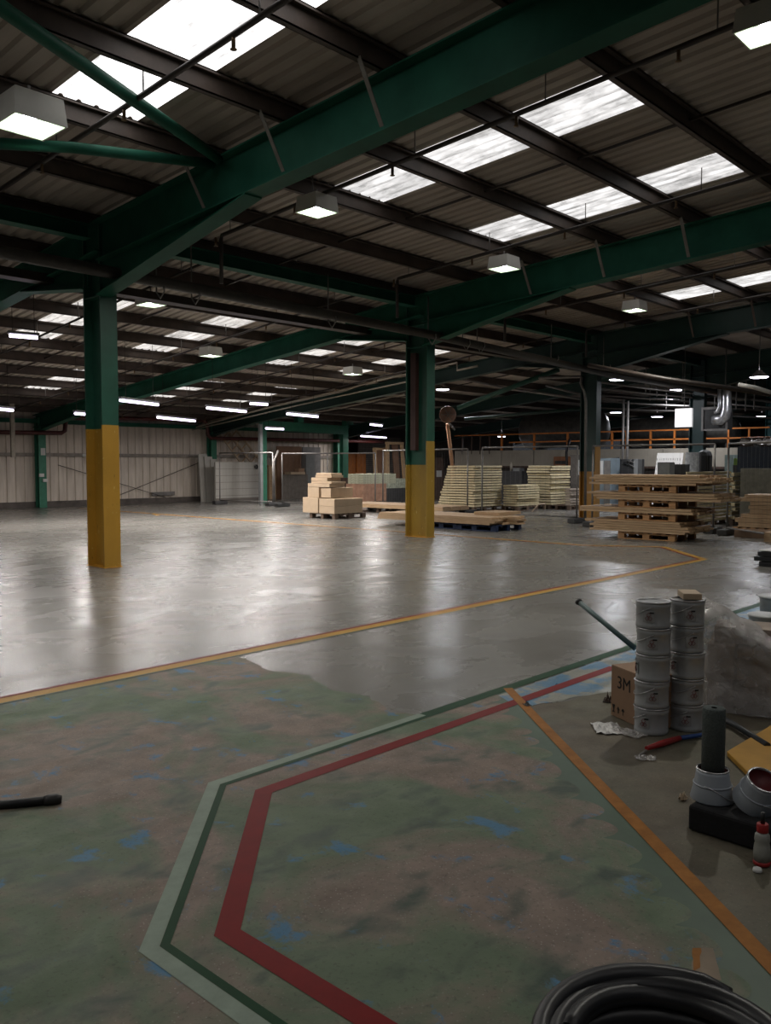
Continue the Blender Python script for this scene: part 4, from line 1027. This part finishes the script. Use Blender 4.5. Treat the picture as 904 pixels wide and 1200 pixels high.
for k, (a, b_, tp) in enumerate(((442, 455, 526), (455, 476, 519))):
    Yf = Yk+2.7-.4*k; A = PY(a, 565, Yf); B = PY(b_, 565, Yf); zt = PY(a, tp, Yf).z; t = thing('timber_stand', ('smaller left' if k == 0 else 'larger right')+' pale timber frame leaning up left of the second column', 'frame', (A.x, Yf, 0.004)); w0 = B.x-A.x
    MB().bar((0, 0, 0), (.25*w0, .3, zt), .13, .10, up=(0, 1, 0)).build('stile', pine, t); MB().bar((w0, 0, 0), (w0*1.05, .3, zt), .13, .10, up=(0, 1, 0)).build('stile', pine, t)
    MB().bar((.2*w0, .3, zt), (w0*1.1, .3, zt), .10, .16, up=(0, 1, 0)).build('head_rail', pine, t)
    MB().bar((w0*.62, .02, 0), (w0*.66, .3, zt), .35, .03, up=(0, 1, 0)).build('infill_board', brownply, t)
blockY(508, 520, 536, 575, 22.5, .3, 'brown_sheet', M('brown_panel', (.10, .065, .05), .6), 'dark brown panel just right of the second column', 'panel', z0=.004)
a = PY(514, 556, 22.49); tag(MB().box(a.x-.12, a.x+.22, 22.485, 22.495, a.z-.1, a.z+.16).build('paper_notice', paper), 'white paper notice on the brown panel right of the second column', 'notice')
# orange pole and round fan
Xp = G(533, 600); p = PY(533, 496, 17.6); t = thing('stand_pole', 'worn orange-brown pole standing behind the tall cream stack', 'pole', (p.x, 17.9, .004))
q = PY(530, 545, 17.9); MB().path([(q.x-p.x, 0, 0), (q.x-p.x+.02, 0, 1.4), (0, 0, PY(533, 497, 17.9).z)], .06, 10).build('shaft', M('worn_orange', (.36, .19, .10), .6), t)
p = PY(525, 486, 17.75); t = thing('drum_fan', 'round brown drum fan beside the second column', 'fan', p)
o = MB().lathe([(.06, -.07), (.25, -.07), (.28, -.05), (.28, .05), (.25, .07), (.06, .07)], n=24, cap=True).build('drum', M('fan_brown', (.20, .12, .085), .5), t); o.rotation_euler = (PI/2, 0, -.75)
b = MB()
for k in range(6): b.bar((-.068, -.068, 0), (-.068+.17*math.cos(k*PI/3), -.068-.17*math.cos(k*PI/3), .24*math.sin(k*PI/3)), .02, .02)
b.build('guard', galv, t)
MB().path([(0, 0, -.24), PY(533, 500, 17.9)-p+Vector((0, 0, -.1))], .03, 8).build('bracket', galv, t)
# crumpled wrapper on middle stack
p = G(622, 600)
b = MB(); b.path([Vector((0, -.0, .0)), Vector((.2, -.1, .22)), Vector((.6, -.1, .24)), Vector((.75, 0, .05))], .02, 6)
tag(b.build('wrapper_strap', mdf, None, (p.x-.1, p.y-.12, .02)), 'curled yellowish wrapper strap before the low middle stack', 'strap')
# dark hose at column C
tag(MB().path([PY(668, 515, 17), PY(664, 530, 16.8), PY(665, 550, 16.5), PY(668, 560, 16.4), PY(664, 568, 16.3)], .05, 8).build('hanging_hose', black), 'black hose hanging over the cream stack left of the third column', 'hose')
# ================================================================== FOREGROUND RIGHT
tinm = M('tin_grey', (.36, .37, .375), .42, .15, var=.07, scale=5)
rimm = M('tin_rim', (.5, .5, .51), .3, .8, var=.1)
TR, THh = .0935, .147
def make_tin():
    r = thing('paint_tin', 'x', 'paint tin')
    MB().lathe([(TR-.004, .0), (TR-.001, .003), (TR-.001, .02), (TR-.003, .024), (TR-.003, THh*.75), (TR, THh*.78), (TR, THh-.012), (TR-.003, THh-.008)], n=36).build('tin_body', tinm, r)
    MB().lathe([(TR-.008, THh-.010), (TR+.003, THh-.008), (TR+.005, THh-.003), (TR+.002, THh-.0005), (TR-.010, THh-.0005), (TR-.012, THh-.008)], n=36, cap=False).build('rim', rimm, r)
    MB().lathe([(.001, THh-.012), (TR-.012, THh-.012), (TR-.012, THh-.009), (.001, THh-.009)], n=36).build('lid', tinm, r)
    pts = [(TR*1.03*math.cos(a), TR*1.03*math.sin(a), THh*.80-THh*.36*math.sin((a-PI)/PI*PI)) for a in [PI+PI*k/16 for k in range(17)]]
    MB().path(pts, .0022, 6).build('wire_handle', rimm, r.children[0])
    # label: paper patch wrapped on the side with hazard diamond outlines
    def patch(a0, a1, z0, z1, rr, mat, nm):
        b = MB(); n = 6
        for k in range(n):
            p = a0+(a1-a0)*k/n; q = a0+(a1-a0)*(k+1)/n
            b.quad([(rr*math.cos(p), rr*math.sin(p), z0), (rr*math.cos(q), rr*math.sin(q), z0), (rr*math.cos(q), rr*math.sin(q), z1), (rr*math.cos(p), rr*math.sin(p), z1)])
        return b.build(nm, mat, r)
    l = patch(-.45, .25, .035, .10, TR+.0008, M('tin_label_paper', (.30, .305, .30), .6), 'label')
    patch(-.05, .20, .085, .094, TR+.0016, ink, 'label_print').parent = l
    b = MB()
    for cz, ca in ((.058, -.18), (.058, -.02), (.078, -.10)):
        s = .012
        P_ = [(ca, cz-s), (ca+s/TR, cz), (ca, cz+s), (ca-s/TR, cz)]
        for (a1, z1_), (a2, z2_) in zip(P_, P_[1:]+P_[:1]):
            R_ = TR+.0022; b.bar((R_*math.cos(a1), R_*math.sin(a1), z1_), (R_*math.cos(a2), R_*math.sin(a2), z2_), .002, .002)
    b.build('hazard_diamonds', M('label_red', (.18, .05, .05), .6), l)
    return r
tin0 = make_tin(); tin_used = False
tL = G(763.5, 857); tR_ = G(803.5, 853)
ordn = ['bottom', 'second from bottom', 'middle', 'second from top', 'top']
for s, c0 in enumerate((tL, tR_)):
    for k in range(5):
        loc = (c0.x+random.uniform(-.004, .004), c0.y+random.uniform(-.004, .004), .003+k*(THh+.001)); rz = -.35+math.atan2(-c0.y, -c0.x)+(0, .5, -.9, .35, .2)[k]+(.4 if s else 0)
        lab = f'{ordn[k]} grey paint tin of the '+('left stack, nearer the carton' if s == 0 else 'right stack, nearer the wrapped boxes')
        if not tin_used: tin0.location = loc; tin0.rotation_euler = (0, 0, rz); tin0['label'] = lab; tin0['group'] = 'stacked paint tins'; tin_used = True
        else: dup(tin0, loc, rz, lab, 'stacked paint tins')
TOPZ = .003+5*(THh+.001)
tag(MB().box(-.085, .085, -.05, .05, 0, .035).build('wood_offcut', mdf, None, (tR_.x+.02, tR_.y, TOPZ+.002), .6, .003), 'small tan block resting on top of the right tin stack', 'block')
# carton
ca = G(716, 838); cb = G(744, 851); d = (cb-ca); L = .34; an = math.atan2(d.y, d.x)
H_ = PX(716, 780, ca.x).z
t = thing('cardboard_box', 'brown cardboard box with a black logo, behind the left stack of tins', 'carton', (ca.x, ca.y, .003), an)
MB().box(0, L, 0, .24, 0, H_).build('box_body', cardboard, t, bevel=.003)
MB().hexa([(0, .001, H_+.001), (L, .001, H_+.001), (L, .119, H_+.002), (0, .119, H_+.002), (0, .001, H_+.004), (L, .001, H_+.004), (L, .119, H_+.006), (0, .119, H_+.006)]).build('flap', cardboard, t)
MB().hexa([(0, .122, H_+.001), (L, .122, H_+.001), (L, .239, H_+.012), (0, .239, H_+.012), (0, .122, H_+.004), (L, .122, H_+.004), (L, .239, H_+.016), (0, .239, H_+.016)]).build('flap', cardboard, t)
def text(s, size, mat, parent, loc, rot, name='lettering', bold=True):
    cu = bpy.data.curves.new(name, 'FONT'); cu.body = s; cu.size = size; cu.extrude = .0006; cu.offset = 0.0; cu.resolution_u = 8
    o = bpy.data.objects.new(name, cu); C.objects.link(o); bpy.context.view_layer.update()
    dg = bpy.context.evaluated_depsgraph_get(); me = bpy.data.meshes.new_from_object(o.evaluated_get(dg)); bpy.data.objects.remove(o)
    me.materials.clear(); me.materials.append(mat)
    o = bpy.data.objects.new(name, me); C.objects.link(o); o.parent = parent; o.location = loc; o.rotation_euler = rot; return o
text('3M', .105, ink, t.children[0], (.058, -.0015, H_*.60), (PI/2, 0, 0), 'printed_logo')
b = MB()   # handling symbols: glass, arrows, umbrella
for i, x in enumerate((.03, .075, .12)):
    if i == 0: b.box(x-.004, x+.004, -.002, -.0008, .03, .06); b.box(x-.012, x+.012, -.002, -.0008, .026, .031); b.hexa([(x-.006, -.002, .05), (x+.006, -.002, .05), (x+.006, -.0008, .05), (x-.006, -.0008, .05), (x-.013, -.002, .072), (x+.013, -.002, .072), (x+.013, -.0008, .072), (x-.013, -.0008, .072)])
    if i == 1: b.box(x-.004, x+.004, -.002, -.0008, .028, .055); b.hexa([(x-.013, -.002, .05), (x+.013, -.002, .05), (x+.013, -.0008, .05), (x-.013, -.0008, .05), (x-.001, -.002, .068), (x+.001, -.002, .068), (x+.001, -.0008, .068), (x-.001, -.0008, .068)])
    if i == 2: b.box(x-.002, x+.002, -.002, -.0008, .028, .06); b.hexa([(x-.014, -.002, .05), (x+.014, -.002, .05), (x+.014, -.0008, .05), (x-.014, -.0008, .05), (x-.005, -.002, .066), (x+.005, -.002, .066), (x+.005, -.0008, .066), (x-.005, -.0008, .066)])
b.build('handling_symbols', ink, t.children[0])
# roller extension pole leaning on the floor
a = PX(676, 703, 7.1); e = G(741, 757)
pe = G(745, 760, .05); ps = PY(677, 704, 3.6)
t = thing('extension_pole', 'grey-green roller pole rising left from behind the tins', 'pole', pe)
dlt = ps-pe
MB().path([(0, 0, 0), dlt*.98], .021, 12).build('shaft', M('pole_green_grey', (.07, .11, .11), .4), t)
MB().path([dlt*.96, dlt], .028, 12).build('end_cap', black, t)
# wrapped cartons on the right: cartons and film
wc = G(838, 836); wd = G(905, 842)
fx = M('wrapped_carton', (.22, .17, .14), .8, var=.05)
Xw, Yw2 = G(830, 830).x, G(830, 830).y
c1 = G(828, 832); c2 = G(862, 836); c3 = G(912, 842)
def carton(a, b_, h, dep, lab, mat=fx):
    d = b_-a; an = math.atan2(d.y, d.x); L = d.length
    o = MB().box(0, L-.01, 0, dep, 0, h).build('carton', mat, None, (a.x, a.y, .003), an, .006); return tag(o, lab, 'carton')
hC = PY(838, 752, c1.y).z
carton(c1, c2, hC, .40, 'tall tan carton under the plastic film, left one'); carton(c2+(c3-c2)*.02, c3, hC-.01, .40, 'tall tan carton under the plastic film, at the right edge', M('wrapped_carton_b', (.27, .22, .18), .8))
def filmmat():
    mt, t, b, N = nt('plastic_film')
    v = coords(t, N); n = noise(t, N, v, 11, 5, .6, 2.2); n2 = noise(t, N, v, 3, 4)
    out = t.nodes['Material Output']; tr = N('ShaderNodeBsdfTransparent'); tr.inputs[0].default_value = (.88, .86, .84, 1); gl = N('ShaderNodeBsdfGlossy'); gl.inputs[1].default_value = .18
    df = N('ShaderNodeBsdfDiffuse'); df.inputs[0].default_value = (.56, .53, .50, 1)
    m1 = N('ShaderNodeMixShader'); m2 = N('ShaderNodeMixShader'); bp = N('ShaderNodeBump', i_Strength=1.0, i_Distance=.04)
    t.links.new(n, bp.inputs['Height']); t.links.new(bp.outputs[0], gl.inputs['Normal'])
    t.links.new(ramp(t, N, n2, [(.3, .30), (.7, .68)]), m1.inputs[0]); t.links.new(tr.outputs[0], m1.inputs[1]); t.links.new(df.outputs[0], m1.inputs[2])
    m2.inputs[0].default_value = .26; t.links.new(m1.outputs[0], m2.inputs[1]); t.links.new(gl.outputs[0], m2.inputs[2]); t.links.new(m2.outputs[0], out.inputs[0])
    return mt
film = filmmat()
def drape(corners_low, corners_top, peaks, name, lab, seed=1, drop=None):
    pass
# film: hood with a raised slack ridge over the cartons
import mathutils
def fnoise(x, y, z): return mathutils.noise.noise(Vector((x, y, z)))
u_ = (c3-c1).normalized(); v_ = Vector((-u_.y, u_.x, 0)); Lf = (c3-c1).length+.04; Df = .50
b = MB(); nu, nv = 40, 44; prof = []
grid = []
for i in range(nu+1):
    row = []
    s = i/nu; px_ = -.24+(Lf+.24)*s
    zt = hC+.05+.23*max(0, 1-max(0, s-.22)*1.45)**1.1
    for j in range(nv+1):
        q = j/nv
        if q < .45: y = -.03-.0*q; z = .01+(zt*.92-.01)*(q/.45); y = -.035+.02*math.sin(q*9)
        elif q < .60: k = (q-.45)/.15; y = -.035+k*.16; z = zt*.92+(zt*.10)*math.sin(k*PI/2)
        elif q < .8: k = (q-.60)/.2; y = .125+k*.33; z = zt*1.02-k*.06
        else: k = (q-.8)/.2; y = .455+.04*k; z = (zt*1.02-.06)*(1-k)+.01
        dn = .028*fnoise(px_*6, q*7, 1)+.012*fnoise(px_*17, q*19, 3)
        P = Vector((c1.x, c1.y, 0))+u_*px_+v_*(y-.012-abs(dn) if q < .55 else y+dn*.3)+Vector((0, 0, max(.006, z+(abs(dn)*1.2 if q > .45 and q < .85 else 0))))
        row.append(b.bm.verts.new(P))
    grid.append(row)
for i in range(nu):
    for j in range(nv): f = b.bm.faces.new((grid[i][j], grid[i+1][j], grid[i+1][j+1], grid[i][j+1])); f.smooth = True
tag(b.build('plastic_film', film), 'clear crinkled plastic film hooding the tan cartons', 'plastic sheet')
# white pails beyond, right edge
def lid_pail(px, py, lab, rad=.15, h=.28):
    p = G(px, py); t = thing('white_pail', lab, 'pail', (p.x, p.y, .003))
    MB().lathe([(rad*.88, 0), (rad*.96, h*.9), (rad*.97, h*.92)], n=30).build('pail_body', M('pail_grey', (.30, .31, .31), .4), t); MB().lathe([(rad*.9, h*.90), (rad*1.04, h*.91), (rad*1.05, h*.98), (rad*.98, h), (.01, h*.985)], n=30).build('pail_lid', M('pail_lid_grey', (.36, .37, .37), .35), t)
lid_pail(896, 753, 'white lidded pail at the right edge, nearer one', .13, .24); lid_pail(908, 730, 'white lidded pail at the right edge, farther one', .14, .26)
# plastic scraps
def scrap(px, py, sx_, sy_, lab, mat, seed, amp=.03, name='plastic_scrap'):
    p = G(px, py); b = MB(); n = 14; g = []
    for i in range(n+1):
        row = []
        for j in range(n+1):
            a, c = i/n*2-1, j/n*2-1; rr = max(abs(a), abs(c)); x = a*sx_*(1+.25*fnoise(c*2, seed, 0)); y = c*sy_*(1+.3*fnoise(a*2, seed, 5))
            row.append(b.bm.verts.new((x, y, .005+abs(fnoise(a*2.3+seed, c*2.3, seed))*amp*2*(1.15-rr*.9))))
        g.append(row)
    for i in range(n):
        for j in range(n): f = b.bm.faces.new((g[i][j], g[i+1][j], g[i+1][j+1], g[i][j+1])); f.smooth = i % 3 != 0
    return tag(b.build(name, mat, None, (p.x, p.y, 0), seed*.7), lab, 'scrap')
scrap(712, 855, .10, .075, 'crumpled white plastic bag in front of the cardboard box', M('white_bag', (.55, .54, .52), .35, var=.1), 1, .04, 'plastic_bag')
scrap(737, 860, .09, .05, 'clear crinkled plastic lying before the left tin stack', film, 2)
scrap(757, 890, .05, .03, 'small torn scrap of clear plastic below the red handle', film, 3, .03)
scrap(713, 823, .025, .03, 'small brown rag against the left side of the cardboard box', darkbrown, 5, .05, 'rag')
scrap(618, 827, .025, .02, 'tiny dark curl of tape beside the red floor line', darkgrey, 6, .02, 'tape_curl')
# tool with red handle
ta, tb_, tc_ = G(758, 877, .02), G(797, 865, .02), G(832, 860, .02)
t = thing('scraper_tool', 'long tool with red grip and blue shaft lying before the tins', 'tool', ta)
MB().path([(0, 0, 0), (tb_-ta)*.5, (tb_-ta)], [.012, .018, .014], 10).build('grip', redp, t)
MB().path([(tb_-ta), (tc_-ta)], .012, 10).build('shaft', bluep, t)
MB().bar((-.07, 0, -.012), (0, 0, -.008), .012, .004).build('blade', galv, t)
# black pipe lying at right
tag(MB().path([G(836, 836, .04), G(862, 850, .03), G(900, 874, .03)], .018, 10).build('black_pole', M('dark_pole', (.03, .035, .04), .4)), 'dark pole lying on the floor behind the roller sleeve', 'pole')
# yellow board
yb0 = [G(851, 886), G(904, 855), G(930, 870), G(890, 940)]
yp = [G(852, 887), G(910, 852), G(1000, 905), G(925, 960)]
tag(MB().prism([tuple(p[:2]) for p in yp], .004, .03).build('yellow_board', M('yellow_board', (.42, .22, .03), .5, var=.12), None, None, 0, .004), 'yellow painted board lying flat at the right edge', 'board')
# black foam block + tins on it
fa, fb = G(806, 973), G(900, 1003)
d = fb-fa; an = math.atan2(d.y, d.x); Lb = .42; Hb = .105
t = thing('foam_block', 'black foam block carrying the two upturned tins', 'block', (fa.x, fa.y, .003), an)
MB().box(0, Lb, 0, .17, 0, Hb).build('block_body', blackfoam, t, bevel=.012)
zb = .003+Hb
def conetin(p, lab, rot=(0, 0, 0)):
    t = thing('flared_tin', lab, 'tin', p); t.rotation_euler = rot; H = .125
    MB().lathe([(.086, 0), (.088, .004), (.074, .060), (.073, .064), (.066, .110), (.063, H), (.060, H-.002), (.063, .10), (.070, .06), (.083, .006), (.06, .002)], n=36).build('tin_body', M('pale_blue_grey_tin', (.33, .36, .40), .42, .1, var=.06), t)
    MB().lathe([(.0740, .060), (.0775, .062), (.0775, .066), (.0735, .068)], n=36, cap=False).build('bead', M('pale_blue_grey_tin', (.33, .36, .40)), t)
    MB().lathe([(.060, H-.001), (.0655, H), (.0665, H+.003), (.060, H+.004)], n=36, cap=False).build('rim', M('bright_rim', (.7, .7, .7), .25, .8), t)
    MB().lathe([(.0, H-.03), (.060, H-.03), (.0595, H-.003)], n=30, cap=False).build('inside', M('dark_red_inside', (.10, .012, .014), .5), t)
    MB().path([(.088*math.cos(a), .088*math.sin(a), .045+.03*math.cos(a*2)) for a in [PI+PI*k/14 for k in range(15)]], .002, 6).build('wire_handle', rimm, t)
    return t
pf = G(835, 936, zb); pf2 = G(884, 948, zb)
conetin(Vector((pf.x, pf.y, zb+.002)), 'flared pale tin standing upright with the grey roller sleeve in it')
conetin(Vector((pf2.x, pf2.y, zb+.030)), 'flared pale tin tipped over, showing a dark red inside', (math.radians(12), math.radians(-26), .5))
tag(MB().lathe([(.012, .30), (.043, .30), (.045, .296), (.046, .28), (.046, .0), (.012, .0)], n=28, cap=False).build('roller_sleeve', M('grey_fleece', (.085, .10, .095), .95, var=.25, scale=140, bump=.8), None, (pf.x, pf.y, zb+.085)), 'fuzzy grey roller sleeve standing up in the flared tin', 'roller sleeve')
# bottle
bp_ = G(893, 1014)
t = thing('spray_bottle', 'clear bottle with red cap and red foot at the right edge', 'bottle', (bp_.x, bp_.y, .003))
MB().lathe([(.026, 0), (.031, .004), (.031, .018)], n=24).build('base', redp, t)
MB().lathe([(.030, .018), (.031, .05), (.028, .075), (.025, .085), (.028, .095), (.026, .115), (.016, .128)], n=24).build('bottle_body', M('cloudy_plastic', (.30, .30, .27), .3), t)
MB().lathe([(.020, .125), (.021, .127), (.021, .155), (.018, .158)], n=20).build('cap', redp, t)
MB().lathe([(.008, .158), (.008, .20)], n=10).build('nozzle', black, t)
p = G(888, 1022); tag(MB().lathe([(.016, .0), (.017, .004), (.015, .012), (.010, .014)], n=20).build('bottle_cap', white, None, (p.x, p.y, .003)), 'small white cap on the floor under the red-capped bottle', 'cap')
p = G(801, 937); scrap(801, 938, .022, .014, 'small pale tuft beside the left end of the black foam block', mdf, 9, .05, 'fibre_tuft')
# black tool at left
a, b_ = G(-40, 947, .02), G(66, 937, .02)
t = thing('black_pole', 'black pole end lying on the worn floor at the left edge', 'pole', b_)
MB().path([(a-b_)*1.0, (a-b_)*.12], .019, 12).build('shaft', black, t)
MB().path([(a-b_)*.14, (a-b_)*.1, Vector((0, 0, 0)), (b_-a)*.06], [.02, .025, .026, .016], 12).build('end_grip', M('grip_black', (.02, .018, .018), .5), t)
# black hose coil at the bottom right
hc = G(800, 1330)
def hose_loop(cx_, cy_, rx, z0_, r=.026, a0=0, turns=5.3):
    pts = []
    n = int(turns*40)
    for k in range(n+1):
        a = a0+2*PI*k/40; tt = k/40; rr = rx*(1-.085*(tt % 3.0))+.008*math.sin(a*3+tt); lay = int(tt//3)
        pts.append((cx_+rr*math.cos(a), cy_+rr*math.sin(a)*.92, z0_+r+lay*r*1.9+.006*math.sin(a*2+tt*2)+(.03*(1-(tt % 3.0)/3))))
    return pts
top = G(770, 1140, .10)
vw = Vector((G(785, 1150, .1).x, G(785, 1150, .1).y, 0)); vd = vw.normalized(); hc_ = vw-vd*.32
HOSE = hose_loop(hc_.x, hc_.y, .325, .004, .028)
tag(MB().path(HOSE, .028, 14).build('hose_coil', M('hose_black', (.014, .014, .015), .38, var=.2)), 'coiled thick black hose at the bottom right corner', 'hose')
# upper tan carton inside the film hood
Pc = Vector((c1.x, c1.y, 0))+u_*.03+v_*.06
o = MB().box(0, .36, 0, .28, 0, .10).build('carton', MATS['wrapped_carton_b'], None, (Pc.x, Pc.y, hC+.006), math.atan2(u_.y, u_.x), .004)
tag(o, 'shallow tan carton on top of the film-wrapped ones', 'carton')
# annex ceiling
struct(MB().box(26.5, 60, YW+.31, 35.7, 3.6, 3.7).build('ceiling_annex', roofm))
